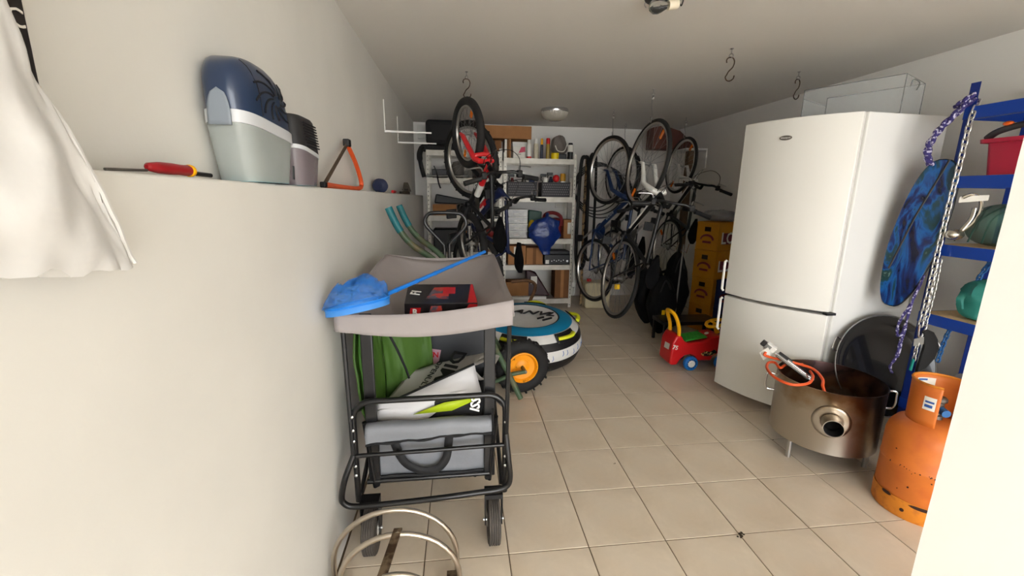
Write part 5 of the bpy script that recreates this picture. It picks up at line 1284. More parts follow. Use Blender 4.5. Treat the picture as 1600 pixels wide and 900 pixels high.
MB().grid(sack, 40, 30, cu=True).build('film', SACK, bs)
MB().tube(cr([(0.87, SY0-0.06, z+0.26), (0.88, SY0-0.01, z+0.30), (0.90, SY0+0.05, z+0.30)], 4), [0.02]*8+[0.012], 8).build('neck', SACK, bs)
carton(1.105, 1.215, Y0+0.01, Y0+0.2, z, z+0.235, 'narrow cardboard box with white label at the third shelf end', labelpatch=[(0.45, 0.95, 0.25, 0.85)], tape=False)
z = ZR[3]
carton(0.410, 0.632, Y0, Y0+0.22, z, z+0.238, 'cardboard box with torn labels on the fourth shelf', labelpatch=[(0.32, 0.62, 0.55, 0.95), (0.35, 0.55, 0.05, 0.35)], tape=False)
carton(0.640, 0.850, Y0+0.01, Y0+0.23, z, z+0.215, 'plain taped cardboard box next to the black receiver')
el = thing('receiver', 'flat black receiver with silver buttons on the fourth shelf', 'receiver', (1.04, Y0+0.14, z))
MB().b2((0.870, Y0, z+0.006), (1.215, Y0+0.30, z+0.125)).build('case', BLK, el, bevel=0.004)
MB().b2((0.92, Y0+0.05, z+0.125), (1.205, Y0+0.29, z+0.165)).build('lid', BLK, el, bevel=0.004)
MB().b2((0.885, Y0-0.0015, z+0.01), (0.930, Y0, z+0.06)).build('sticker', PAPER, el)
for k in range(6): MB().lathe([(0.006, 0), (0.006, 0.004), (0.001, 0.005)], o=(0.965+k*0.03, Y0, z+0.045+0.012*(k % 2)), axis=(0, -1, 0), n=8).build('button', ALU, el)
MB().lathe([(0.013, 0), (0.013, 0.008), (0.001, 0.009)], o=(1.165, Y0, z+0.045), axis=(0, -1, 0), n=14).build('dial', ALU, el)
for x_ in (0.90, 1.18): MB().b2((x_-0.015, Y0+0.05, z+0.0005), (x_+0.015, Y0+0.08, z+0.006)).build('foot', BLK, el)
# bottom shelf
z = ZR[4]
carton(1.015, 1.205, Y0, Y0+0.22, z, z+0.370, 'tall brown cardboard box on the bottom right shelf', CARD2)
carton(0.40, 0.69, Y0+0.08, Y0+0.30, z, z+0.20, 'low cardboard box on the bottom shelf behind the rusty pipe', CARD, tape=False)
MRN = mat('maroon_suitcase', (60, 30, 34), 0.5)
sc = thing('maroon_case', 'dark maroon case leaning on the bottom shelf', 'case', (0.78, Y0+0.2, z))
MB().hexa([(0.68, Y0+0.12, z+0.001), (0.99, Y0+0.12, z+0.001), (0.99, Y0+0.28, z+0.001), (0.68, Y0+0.28, z+0.001), (0.66, Y0+0.16, z+0.36), (0.80, Y0+0.16, z+0.30), (0.80, Y0+0.30, z+0.30), (0.66, Y0+0.30, z+0.36)]).build('body', MRN, sc, bevel=0.02, seg=3)
MB().b2((0.72, Y0+0.095, z+0.17), (0.80, Y0+0.105, z+0.27)).build('tag', PAPER, sc)
one(MB().b2((0.46, Y0-0.05, z+0.001), (0.90, Y0+0.02, z+0.035)), 'white_batten', WHITE, 'white painted batten lying along the bottom shelf', 'batten', bevel=0.003)
RPI = mat('rusty_pipe', (118, 82, 56), 0.75, var=0.3, vscale=14)
one(MB().tube(cr([(0.42, 3.50, 0.40), (0.58, 3.48, 0.42), (0.69, 3.48, 0.385), (0.70, 3.46, 0.31), (0.62, 3.36, 0.18), (0.52, 3.22, 0.02)], 6), 0.020, 10), 'rusty_pipe', RPI, 'bent rusty pipe standing before the bottom shelf', 'pipe')
# left unit contents
z = ZL[0]
su = thing('suitcase', 'black fabric suitcase lying on top of the left shelving', 'suitcase', (-0.42, SY0+0.15, z))
SUI = mat('black_suitcase_fabric', (26, 26, 28), 0.75, bump=0.1, bscale=120)
MB().b2((-0.555, SY0-0.03, z+0.06), (-0.16, SY0+0.33, z+0.33)).build('shell', SUI, su, bevel=0.04, seg=4)
MB().b2((-0.50, SY0-0.042, z+0.10), (-0.23, SY0-0.028, z+0.28)).build('front_pocket', SUI, su, bevel=0.012)
MB().b2((-0.62, SY0-0.02, z+0.0015), (-0.18, SY0+0.30, z+0.058)).build('base_flap', SUI, su, bevel=0.02)
one(MB().tube(cr([(-0.60, SY0-0.01, 1.93), (-0.63, SY0-0.02, 1.85), (-0.615, SY0-0.025, 1.72), (-0.585, SY0-0.02, 1.60)], 5), [0.06]*8+[0.045]*8, 10, flat=0.5), 'black_strap_bag', SUI, 'black strap bag hanging off the left shelving corner', 'bag')
carton(0.18, 0.315, Y0, Y0+0.22, z, z+0.13, 'small brown carton on the left shelving top behind the wheel', CARD2, tape=False)
z = ZL[1]
GRYT = mat('grey_tool_metal', (120, 118, 114), 0.4, metal=0.6)
one(MB().lathe([(0.001, 0), (0.06, 0), (0.075, 0.05), (0.075, 0.14), (0.05, 0.19), (0.001, 0.2)], o=(-0.20, Y0+0.12, z+0.001), n=20), 'grey_pot', mat('dull_grey_pot', (92, 88, 84), 0.6), 'dull grey pot on the upper left shelf', 'pot')
one(MB().b2((-0.50, Y0+0.02, z+0.001), (-0.32, Y0+0.2, z+0.10)), 'grey_toolbox', mat('slate_plastic', (66, 66, 70), 0.5), 'slate grey toolbox on the upper left shelf', 'toolbox', bevel=0.012)
one(MB().rod((-0.56, SY0-0.03, z+0.018), (-0.06, SY0-0.03, z+0.022), 0.014, 10), 'silver_tube', GRYT, 'thin silver tube lying along the upper left shelf edge', 'tube')
one(MB().tube(cr([(-0.47, SY0-0.035, z+0.13), (-0.44, SY0-0.04, z+0.05), (-0.42, SY0-0.04, z-0.06), (-0.40, SY0-0.035, z-0.12)], 4), [0.012]*5+[0.018]*8, 8, flat=0.5), 'black_knife', BLK, 'black blade hanging off the upper left shelf', 'knife')
one(MB().b2((-0.02, Y0+0.02, z+0.001), (0.26, Y0+0.2, z+0.16)), 'dark_carton', mat('dark_brown_card', (58, 44, 36), 0.8), 'dark brown carton on the upper left shelf behind the spokes', 'box', bevel=0.004)
z = ZL[2]
carton(-0.50, -0.22, Y0-0.02, Y0+0.2, z, z+0.13, 'open cardboard box on the middle left shelf', CARD, tape=False)
one(MB().hexa([(-0.48, Y0+0.0, z+0.145), (-0.05, Y0+0.0, z+0.135), (-0.05, Y0+0.25, z+0.135), (-0.48, Y0+0.25, z+0.145), (-0.46, Y0+0.0, z+0.25), (-0.05, Y0+0.0, z+0.175), (-0.05, Y0+0.25, z+0.175), (-0.46, Y0+0.25, z+0.25)]), 'black_folder_case', BLK, 'black flat case lying aslant on the middle left shelf', 'case', bevel=0.01)
one(MB().b2((-0.21, Y0+0.0, z+0.001), (0.20, Y0+0.22, z+0.13)), 'black_crate', SUI, 'black soft bag under the slanting flat case', 'bag', bevel=0.02)
z = ZL[3]
carton(0.12, 0.312, Y0, Y0+0.22, z, z+0.17, 'brown carton on the low left shelf by the rear wheel', CARD2)
one(MB().ball((0.20, Y0+0.08, z+0.255), 0.06, 14, 10, (1, 0.8, 1.35)), 'red_helmet', mat('dull_red', (120, 30, 30), 0.5), 'dull red round object on the low left shelf carton', 'ball')
one(MB().b2((-0.50, Y0, z+0.001), (-0.08, Y0+0.25, z+0.28)), 'dark_storage_box', BLK, 'black storage box on the low left shelf', 'box', bevel=0.015)
z = ZL[4]
one(MB().b2((-0.50, Y0, z+0.001), (0.25, Y0+0.28, z+0.35)), 'floor_storage_box', DKG, 'large dark grey box on the bottom left shelf', 'box', bevel=0.015)
# ------------------------------------------------------------------ wheelbarrow leaning nose-down by the left wall
GTUBE = mat('worn_green_tube', (70, 92, 66), 0.5, var=0.2, vscale=12, col2=(110, 96, 66), c2scale=10, c2pos=(0.5, 0.75))
TEAL = mat('teal_grip', (24, 106, 112), 0.5, var=0.15, vscale=12)
ORIM = mat('orange_wheel_rim', (244, 156, 14), 0.45, col2=(70, 40, 16), c2scale=16, c2pos=(0.62, 0.70))
wbw = thing('wheelbarrow', 'wheelbarrow standing on its orange-rimmed wheel against the left wall', 'wheelbarrow', (-0.1, 1.42, 0))
wc = V((0.250, 1.42, 0.205)); wax = V((0.10, -1, 0.0)).normalized()
tyw = MB().torus(wc, wax, 0.150, 0.052, 48, 12, flat=0.85).build('tyre', RUB, wbw)
mb = MB()
for i in range(40):
    a = 2*PI*i/40; x_, y_, a_ = frame(wax); d = math.cos(a)*x_+math.sin(a)*y_; tt = a_.cross(d); R = Matrix((d, tt, a_)).transposed()
    mb.box(wc+d*0.199+a_*(0.016*(1 if i % 2 else -1)), (0.010, 0.014, 0.042), R)
mb.build('tread_blocks', RUB, tyw)
MB().lathe([(0.001, -0.03), (0.10, -0.03), (0.112, -0.040), (0.114, 0.040), (0.106, 0.044), (0.098, 0.036), (0.092, 0.022), (0.055, 0.018), (0.045, 0.026), (0.001, 0.028)], o=wc, axis=wax, n=40).build('rim', ORIM, wbw)
MB().rod(wc-wax*0.09, wc+wax*0.115, 0.013, 12).build('axle', STEELD, wbw)
hA = [(-0.600, 1.20, 1.330), (-0.545, 1.205, 1.205), (-0.470, 1.215, 1.105), (-0.32, 1.24, 0.985), (-0.12, 1.26, 0.72), (0.08, 1.29, 0.33), (0.225, 1.265, 0.030)]
hB = [(-0.600, 1.66, 1.330), (-0.545, 1.655, 1.205), (-0.470, 1.645, 1.105), (-0.32, 1.62, 0.985), (-0.12, 1.60, 0.72), (0.08, 1.57, 0.33), (0.225, 1.58, 0.030)]
for hh in (hA, hB):
    MB().tube(cr(hh, 6), 0.0195, 12).build('frame_tube', GTUBE, wbw)
    pp = cr(hh, 6)[:8]; MB().tube(pp, 0.0225, 12).build('handle_grip', TEAL, wbw)
MB().tube(cr([wc+wax*0.105, (0.16, 1.31, 0.19), (0.05, 1.32, 0.14), (-0.02, 1.34, 0.16)], 5), 0.015, 10).build('wheel_strut', GTUBE, wbw)
TRAY = mat('dark_green_tray', (38, 58, 48), 0.55, var=0.2, vscale=8)
mb = MB(); e_a = (V((-0.50, 0, 1.10))-V((0.02, 0, 0.36))); e_a.y = 0
def tray(u, v):
    a = 2*PI*u; rr = 0.30*(0.55+0.45*v); c_, s_ = math.cos(a), math.sin(a)
    q = math.copysign(abs(c_)**0.5, c_); w = math.copysign(abs(s_)**0.5, s_)
    ed_ = V((-0.58, 0, 0.815)); nd = V((-0.815, 0, -0.58))
    return V((-0.20, 1.43, 0.74)) + ed_*(q*rr*1.05) + V((0, 1, 0))*(w*rr*0.62) - nd*0.0 + nd*(0.16*(1-v)) + nd*0.0
mb.grid(tray, 40, 5, cu=True); mb.build('tray', TRAY, wbw, solid=0.003)
# black tubular frame with triangular loop handle behind the wagon
lpm = mat('black_loop_tube', (34, 34, 36), 0.28, coat=0.3)
lpt = thing('trolley', 'black folding trolley with a rounded triangular loop handle', 'trolley', (-0.25, 1.75, 0))
yl = 1.80
lp_ = [(-0.300, yl, 0.55), (-0.300, yl, 0.995), (-0.315, yl, 1.05), (-0.415, yl, 1.165), (-0.438, yl, 1.215), (-0.415, yl, 1.262), (-0.37, yl, 1.275), (-0.22, yl, 1.275), (-0.165, yl, 1.262), (-0.135, yl, 1.21), (-0.155, yl, 1.155), (-0.25, yl, 1.055), (-0.262, yl, 0.995), (-0.262, yl, 0.55)]
MB().tube(cr(lp_, 5), 0.0135, 12).build('loop_handle', lpm, lpt)
for x_ in (-0.300, -0.262): MB().rod((x_, yl, 0.012), (x_, yl, 0.56), 0.016, 10).build('upright', lpm, lpt)
MB().b2((-0.42, yl-0.20, 0.012), (-0.14, yl, 0.03)).build('toe_plate', lpm, lpt, bevel=0.004)
for x_ in (-0.44, -0.12): MB().lathe([(0.001, -0.02), (0.08, -0.02), (0.085, 0), (0.08, 0.02), (0.001, 0.02)], o=(x_, yl+0.05, 0.085), axis=(1, 0, 0), n=24).build('wheel', RUB, lpt)
MB().rod((-0.44, yl+0.05, 0.085), (-0.12, yl+0.05, 0.085), 0.008, 8).build('axle', STEELD, lpt)

# ------------------------------------------------------------------ towable inflatable
TUB = mat('towable_blue_nylon', (10, 124, 168), 0.5, var=0.06); TUK = mat('towable_black_nylon', (20, 20, 22), 0.55, bump=0.15, bscale=40)
TUW = mat('towable_white_nylon', (218, 216, 212), 0.5, var=0.05, vscale=9, bump=0.3, bscale=14); TUY = mat('handle_lime_yellow', (226, 230, 40), 0.5)
iv = thing('towable_tube', 'inflatable blue, black and white towable tube with yellow handles', 'inflatable', (0.40, 2.12, 0))
ic = V((0.385, 2.12, 0)); tilt = Matrix.Translation(ic+V((0, 0, 0.032))) @ Matrix.Rotation(math.radians(5), 4, 'X')
def ring(prof, nm, m, par=iv, n=64):
    mb = MB(tilt); mb.open_lathe(prof, n=n); return mb.build(nm, m, par)
ring([(0.30, 0.006), (0.40, 0.012), (0.455, 0.055), (0.478, 0.11), (0.482, 0.135)], 'lower_cover', TUK)
ring([(0.482, 0.135), (0.487, 0.165), (0.484, 0.20), (0.478, 0.225)], 'white_band', TUW)
ring([(0.478, 0.225), (0.470, 0.255), (0.452, 0.285)], 'black_band', TUK)
ring([(0.452, 0.285), (0.425, 0.315), (0.395, 0.335)], 'white_shoulder', TUW)
ring([(0.395, 0.335), (0.34, 0.358), (0.285, 0.360)], 'blue_deck', TUB)
ring([(0.285, 0.3605), (0.272, 0.3585)], 'deck_piping', TUK)
dk = ring([(0.272, 0.3585), (0.22, 0.345), (0.12, 0.335), (0.001, 0.333)], 'white_deck', TUW)
MB(tilt).lathe([(0.001, 0.006), (0.30, 0.006)], n=40).build('bottom', TUK, iv)
cm = tilt @ V((0.10, -0.02, 0.345))
text('ANVL', 0.150, tilt @ V((0.07, 0.07, 0.352)), V((0.92, -0.38, 0)), V((0.38, 0.92, 0.0)), INK, 'deck_lettering', dk, shear=0.3, bold=0.002, depth=0.004)
MB(tilt).box((0.17, -0.07, 0.349), (0.10, 0.014, 0.012), Matrix.Rotation(0.5, 3, 'Z')).build('deck_mark', INK, dk); MB(tilt).box((0.12, -0.03, 0.346), (0.07, 0.012, 0.012), Matrix.Rotation(0.5, 3, 'Z')).build('deck_mark', INK, dk)
# blue stitches on the white band
mb = MB(tilt); random.seed(3)
for i in range(40):
    a = 2*PI*i/40+random.uniform(-0.04, 0.04); z0_ = random.uniform(0.145, 0.17)
    mb.tube([(0.4865*math.cos(a), 0.4865*math.sin(a), z0_), (0.4885*math.cos(a+0.02), 0.4885*math.sin(a+0.02), z0_+0.018), (0.484*math.cos(a+0.01), 0.484*math.sin(a+0.01), z0_+0.045)], 0.002, 5)
mb.build('blue_stitching', BLUE, iv)
for a in (math.radians(-52), math.radians(8), math.radians(70), math.radians(-112), math.radians(140)):
    d = V((math.cos(a), math.sin(a), 0)); t_ = V((-d.y, d.x, 0))
    Rm = lambda p: tilt @ p
    def pad(u, v):
        aa = a+(u-0.5)*0.50; rr = 0.462-0.060*v; zz = 0.272+0.060*v
        return tilt @ V((rr*math.cos(aa)+0.010*math.cos(aa), rr*math.sin(aa)+0.010*math.sin(aa), zz+0.008))
    h_ = MB().grid(pad, 8, 4).build('handle_pad', TUK, iv, solid=0.006)
    pts = [tilt @ (V((0.448*math.cos(a+q), 0.448*math.sin(a+q), 0.312))+V((math.cos(a), math.sin(a), 0.35))*(0.030*math.cos(q/0.21*PI/2))) for q in (-0.21, -0.16, -0.08, 0, 0.08, 0.16, 0.21)]
    MB().tube(cr(pts, 4), 0.020, 8, flat=0.75).build('handle', TUY, h_)

# ------------------------------------------------------------------ ride-on toy car
TR = mat('toy_red', (204, 22, 28), 0.35, coat=0.2); TG = mat('toy_green', (50, 150, 50), 0.4); TBL = mat('toy_blue', (20, 112, 196), 0.4)
tc_ = thing('ride_on_car', 'red ride-on toy car with yellow backrest and blue wheels', 'toy car', (1.79, 1.80, 0))
y0_, y1_ = 1.70, 1.90
side = [(1.535, 0.075), (1.545, 0.045), (1.600, 0.045), (1.625, 0.09), (1.66, 0.125), (1.71, 0.135), (1.755, 0.12), (1.785, 0.075), (1.90, 0.075), (1.915, 0.11), (1.95, 0.132), (2.0, 0.132), (2.04, 0.10), (2.06, 0.07), (2.10, 0.075), (2.11, 0.16), (2.08, 0.235), (2.00, 0.275), (1.93, 0.29), (1.87, 0.275), (1.82, 0.245), (1.68, 0.235), (1.645, 0.255), (1.62, 0.30), (1.575, 0.30), (1.545, 0.24)]
MB().prism(side, (0, y1_, 0), (1, 0, 0), (0, 0, 1), y1_-y0_).build('body', TR, tc_, bevel=0.014, seg=3)
MB().prism([(1.665, 0.237), (1.86, 0.268), (1.855, 0.285), (1.68, 0.258)], (0, y1_-0.025, 0), (1, 0, 0), (0, 0, 1), y1_-y0_-0.05).build('seat', TG, tc_, bevel=0.006)
for j in range(5): MB().rod((1.685, y0_+0.045+j*0.028, 0.260), (1.850, y0_+0.045+j*0.028, 0.283), 0.004, 6).build('seat_rib', TG, tc_)
bk_ = [(1.605, y0_+0.025, 0.25), (1.598, y0_+0.022, 0.36), (1.560, y0_+0.030, 0.465), (1.545, (y0_+y1_)/2, 0.490), (1.560, y1_-0.030, 0.465), (1.598, y1_-0.022, 0.36), (1.605, y1_-0.025, 0.25)]
MB().tube(cr(bk_, 6), 0.019, 10, flat=0.75).build('backrest', YEL, tc_)
sw = V((1.960, 1.80, 0.372)); sax = V((-0.35, 0, 1)).normalized()
stw = MB().torus(sw, sax, 0.070, 0.0135, 32, 8).build('steering_wheel', YEL, tc_)
MB().rod(sw-sax*0.09, sw-sax*0.004, 0.020, 12).build('steering_column', YEL, stw)
MB().rod(sw+V((0, -0.062, 0)), sw+V((0, 0.062, 0)), 0.010, 8).build('spoke', YEL, stw)
for x_, y_ in ((1.712, y0_-0.008), (1.712, y1_+0.008), (1.985, y0_-0.008), (1.985, y1_+0.008)):
    s = 1 if y_ > 1.8 else -1
    w_ = MB().lathe([(0.001, -0.02), (0.045, -0.02), (0.058, -0.016), (0.062, -0.006), (0.062, 0.008), (0.057, 0.018), (0.040, 0.022), (0.038, 0.016), (0.001, 0.016)], o=(x_, y_, 0.063), axis=(0, s, 0), n=28).build('wheel', TBL, tc_)
    MB().lathe([(0.001, 0.014), (0.030, 0.014), (0.030, 0.022), (0.022, 0.024), (0.020, 0.018), (0.012, 0.018), (0.011, 0.026), (0.001, 0.026)], o=(x_, y_, 0.063), axis=(0, s, 0), n=20).build('hub_cap', WHITE, w_)
    mb = MB()
    for k in range(12):
        a = 2*PI*k/12; mb.tube([(x_+0.033*math.cos(a), y_+s*0.0235, 0.063+0.033*math.sin(a)), (x_+0.042*math.cos(a), y_+s*0.0225, 0.063+0.042*math.sin(a))], 0.003, 4)
    mb.build('tread_marks', BLK, w_)
# stickers
STC = mat('car_sticker', (30, 28, 30), 0.4, col2=(210, 190, 120), c2scale=40, c2pos=(0.5, 0.55))
pts = [(1.80, 0.140), (1.84, 0.162), (1.88, 0.155), (1.92, 0.175), (1.945, 0.150), (1.91, 0.125), (1.86, 0.115), (1.82, 0.122)]
MB().add([(p[0], y0_-0.0012, p[1]) for p in pts], [tuple(range(len(pts)))]).build('flame_sticker', STC, tc_, smooth=False)
MB().add([(1.5345+0.0005, y0_+0.04, 0.17), (1.534, y0_+0.12, 0.165), (1.540, y0_+0.12, 0.215), (1.541, y0_+0.04, 0.22)], [(0, 1, 2, 3)]).build('number_sticker', PAPER, tc_, smooth=False)
text('75', 0.05, V((1.570, y0_-0.0012, 0.20)), V((1, 0, -0.25)), V((0.25, 0, 1)), PAPER, 'race_number', tc_, bold=0.001)
MB().add([(2.02, y0_-0.0012, 0.20), (2.09, y0_-0.0012, 0.175), (2.085, y0_-0.0012, 0.195), (2.03, y0_-0.0012, 0.222)], [(0, 1, 2, 3)]).build('yellow_sticker', YEL, tc_, smooth=False)
MB().lathe([(0.001, 0), (0.018, 0), (0.018, 0.004), (0.001, 0.005)], o=(1.895, 1.80, 0.283), axis=(-0.4, 0, 1), n=16).build('horn', PAPER, tc_)

# ------------------------------------------------------------------ beer crates
CRY = mat('crate_yellow', (204, 138, 22), 0.5, var=0.08, vscale=8); CRB = mat('crate_blue', (26, 38, 88), 0.5); CRL = mat('crate_logo', (120, 40, 56), 0.55)
DARKH = mat('crate_opening', (40, 26, 12), 0.9)
def crate(o, e1, e2, w, d, h, label, m, inner=True):
    # o = nearest corner; e1 along the long side (to the right), e2 along the short side (to the left)
    o = V(o); e1 = V(e1); e2 = V(e2); up_ = V((0, 0, 1))
    t = thing('beer_crate', label, 'crate', o+e1*w/2+e2*d/2, 'beer crates at the right rear wall')
    th_ = 0.012
    def slab(a0, a1, b0, b1, z0, z1, nm, mm, par=t, bev=0.0):
        P8 = [o+e1*a+e2*b+up_*zz for zz in (z0, z1) for a, b in ((a0, b0), (a1, b0), (a1, b1), (a0, b1))]
        return MB().hexa(P8).build(nm, mm, par, bevel=bev)
    s1 = slab(0, w, 0, th_, 0.002, h, 'long_side', m, bev=0.004); s2 = slab(0, th_, th_, d, 0.002, h, 'short_side', m, bev=0.004)
    slab(0, w, d-th_, d, 0.002, h, 'long_side', m); slab(w-th_, w, th_, d-th_, 0.002, h, 'short_side', m)
    slab(th_, w-th_, th_, d-th_, 0.002, 0.012, 'base', m)
    for zz in (0.002, h-0.022): 
        slab(-0.004, w, -0.004, 0.0, zz, zz+0.018, 'rib', m); slab(-0.004, 0.0, 0, d, zz, zz+0.018, 'rib', m)
    slab(-0.005, 0.012, -0.005, 0.012, 0.02, h-0.02, 'corner_rib', m)
    # hand hole on the short side, logos
    slab(-0.0016, -0.0002, d*0.36, d*0.64, h*0.66, h*0.82, 'hand_hole', DARKH, s2)
    mb = MB(); c_ = o+e2*(d*0.5)+up_*(h*0.36)-e1*0.0022
    arc = [(c_+e2*(0.075*math.cos(a))+up_*(0.050*math.sin(a))) for a in [PI*k/10 for k in range(11)]]
    mb.tube(arc, 0.013, 6, flat=0.2); mb.build('arched_logo', CRL, s2)
    MB().hexa([c_+e2*a+up_*zz-e1*b for zz in (-0.035, -0.012) for a, b in ((-0.05, 0), (0.05, 0), (0.05, 0.001), (-0.05, 0.001))]).build('logo_bar', CRL, s2)
    lg = slab(w*0.22, w*0.80, -0.0016, -0.0003, h*0.22, h*0.62, 'logo_plate', CRL, s1)
    text('LO', 0.17*h/0.3, o+e1*(w*0.50)+up_*(h*0.42)-e2*0.003, e1, up_, PAPER, 'crate_lettering', s1, bold=0.003)
    return t
e1_ = V((0.93, 0.37, 0)).normalized(); e2_ = V((-0.37, 0.93, 0)).normalized()
co = V((2.425, 2.62, 0)); hc_ = 0.292
cz = [0.0, hc_, 2*hc_, 3*hc_]
labs = ['yellow beer crate at the foot of the crate stack', 'yellow beer crate second from the foot of the stack', 'yellow beer crate third from the foot of the stack', 'topmost yellow beer crate of the stack']
for k in range(4): crate(co+V((0.004*(k % 2), 0.003*(k % 2), cz[k])), e1_, e2_, 0.30, 0.26, hc_-0.001, labs[k], CRY)
cb0 = co+e1_*0.02-e2_*0.285
for k in range(2): crate(cb0+V((0.003*k, 0, cz[k])), e1_, e2_, 0.28, 0.26, hc_-0.001, ('dark blue beer crate on the floor before the yellow stack', 'dark blue beer crate on top of the other blue crate')[k], CRB)
# clear bag on the crates
CLB = mat('grey_film_bag', (170, 172, 174), 0.3, alpha=0.75, bump=0.5, bscale=12)
mb = MB(); mb.grid(lambda u, v: V((2.54, 2.82, 4*hc_+0.003)) + V((0.17*math.sin(PI*(0.02+0.96*v))*math.cos(2*PI*u), 0.14*math.sin(PI*(0.02+0.96*v))*math.sin(2*PI*u), 0.055+0.055*math.cos(PI*v)))*(1+0.22*noise.noise((math.cos(2*PI*u)*2.5, math.sin(2*PI*u)*2.5, v*5))), 28, 14, cu=True)
one(mb, 'film_bundle', CLB, 'crumpled grey plastic film on top of the yellow crates', 'plastic film')
# ------------------------------------------------------------------ low black bench and bags behind the toy car
lt_ = thing('low_bench', 'low black bench behind the red toy car', 'bench', (2.2, 2.35, 0))
for p_ in ((1.775, 2.30), (2.32, 2.30), (1.775, 2.52), (2.32, 2.52)): MB().b2((p_[0]-0.012, p_[1]-0.012, 0), (p_[0]+0.012, p_[1]+0.012, 0.20)).build('leg', BLKM, lt_)
MB().b2((1.755, 2.28, 0.20), (2.34, 2.54, 0.235)).build('top', BLKM, lt_, bevel=0.006)
MB().b2((1.787, 2.297, 0.05), (2.308, 2.303, 0.065)).build('rail', BLKM, lt_)
BAGM = mat('black_nylon_bag', (15, 16, 18), 0.8, bump=0.5, bscale=14); BAGM.node_tree.nodes['Principled BSDF'].inputs['Specular IOR Level'].default_value = 0.2
def softbag(c, d, label, seed, tagcol=None, nm='sports_holdall'):
    c = V(c); t = thing(nm, label, 'bag', c)
    def f(u, v):
        a = 2*PI*u; s = math.sin(PI*(0.01+0.98*v))**0.55
        n_ = 1+0.20*noise.noise((math.cos(a)*2+seed, math.sin(a)*2, v*4))+0.10*noise.noise((math.cos(a)*6+seed, math.sin(a)*6, v*9))
        ca_, sa_ = math.cos(a), math.sin(a)
        return c+V((d[0]/2*s*math.copysign(abs(ca_)**0.6, ca_)*n_, d[1]/2*s*math.copysign(abs(sa_)**0.6, sa_)*n_, d[2]*(1-v)))
    MB().grid(f, 32, 20, cu=True).build('body', BAGM, t)
    if tagcol: MB().box(c+V((-0.03, -d[1]/2-0.012, d[2]*0.42)), (0.035, 0.012, 0.05)).build('tag', tagcol, t, bevel=0.008)
    MB().tube(cr([c+V((-d[0]*0.25, -d[1]*0.42, d[2]*0.75)), c+V((-d[0]*0.1, -d[1]*0.5, d[2]*0.95)), c+V((d[0]*0.15, -d[1]*0.45, d[2]*0.8))], 5), 0.008, 6).build('strap', WEB, t)
    return t
softbag((1.90, 2.66, 0.0), (0.27, 0.22, 0.62), 'tall black nylon bag with a yellow tag behind the bench', 1.0, YR)
softbag((2.14, 2.86, 0.0), (0.24, 0.22, 0.84), 'tall black nylon bag standing beside the yellow crates', 4.0)
softbag((1.92, 3.02, 0.0), (0.30, 0.22, 0.74), 'black nylon bag farthest back behind the bench', 7.0)
one(MB().tube([(2.02, 2.58, 0.25), (2.05, 2.60, 0.95)], 0.008, 8), 'grey_pole', GRYT, 'thin grey pole standing among the black bags', 'pole')
# cream canister under the bikes
CRM = mat('cream_plastic', (206, 194, 160), 0.45)
cn = thing('canister', 'cream plastic canister on the floor under the blue bicycle', 'canister', (1.56, 3.76, 0))
MB().b2((1.385, 3.66, 0.002), (1.72, 3.90, 0.34)).build('body', CRM, cn, bevel=0.035, seg=4)
MB().lathe([(0.03, 0.338), (0.03, 0.37), (0.001, 0.372)], o=(1.46, 3.78, 0), n=16).build('cap', RED, cn)
# bicycle tyres and straps hanging at the right end of the shelving
ty = thing('hanging_tyre', 'black bicycle tyre folded long and hung from the shelving post', 'tyre', (1.31, 3.70, 0.55), 'tyres hung from the shelving')
def longloop(x, y, zt, zb, w, r, nm, m, par): 
    pts = [(x-w, y, zb+0.12), (x-w*1.1, y, (zt+zb)/2), (x-w*0.8, y, zt-0.08), (x, y, zt), (x+w*0.8, y, zt-0.08), (x+w*1.1, y, (zt+zb)/2), (x+w, y, zb+0.12), (x, y, zb)]
    return MB().tube(cr(pts, 6, closed=True), r, 8, closed=True).build(nm, m, par)
longloop(1.305, 3.690, 1.86, 0.52, 0.055, 0.021, 'tyre', RUB, ty)
ty2 = thing('hanging_tyre', 'thinner black bicycle tyre hung beside the shelving post', 'tyre', (1.42, 3.73, 0.62), 'tyres hung from the shelving')
longloop(1.42, 3.735, 1.90, 0.62, 0.045, 0.017, 'tyre', RUB, ty2)
one(MB().tube(cr([(1.36, 3.80, 1.88), (1.352, 3.79, 1.2), (1.368, 3.79, 0.02)], 6), 0.018, 8), 'cork_strip', mat('tan_strip', (170, 140, 100), 0.8, col2=(70, 60, 50), c2scale=30), 'mottled tan lath standing between the hanging tyres', 'strip')
pst = thing('pump', 'slim white bicycle pump hanging on the shelving post', 'pump', (1.245, 3.735, 0.2))
MB().rod((1.245, 3.735, 0.34), (1.25, 3.735, 0.62), 0.012, 10).build('barrel', WHITEP, pst)
MB().lathe([(0.014, 0.0), (0.028, 0.01), (0.028, 0.06), (0.016, 0.075), (0.014, 0.0)], o=(1.243, 3.735, 0.27), n=14).build('head', WHITEP, pst)
MB().tube(cr([(1.232, 3.735, 0.27), (1.222, 3.735, 0.20), (1.243, 3.735, 0.165), (1.262, 3.735, 0.20), (1.254, 3.735, 0.27)], 5), 0.007, 8).build('hook', WHITEP, pst)
# loose coil of cable behind the blue bike, dark panel
cab = thing('cable_coil', 'coil of black cable hanging on the back wall behind the blue bicycle', 'cable', (1.62, 4.32, 1.25))
for k in range(4): MB().torus((1.66+0.02*k, 4.33-0.015*k, 1.55-0.03*k), (0.1*k, 1, 0.1), 0.30+0.015*k, 0.008, 48, 6).build('loop', BLK, cab)
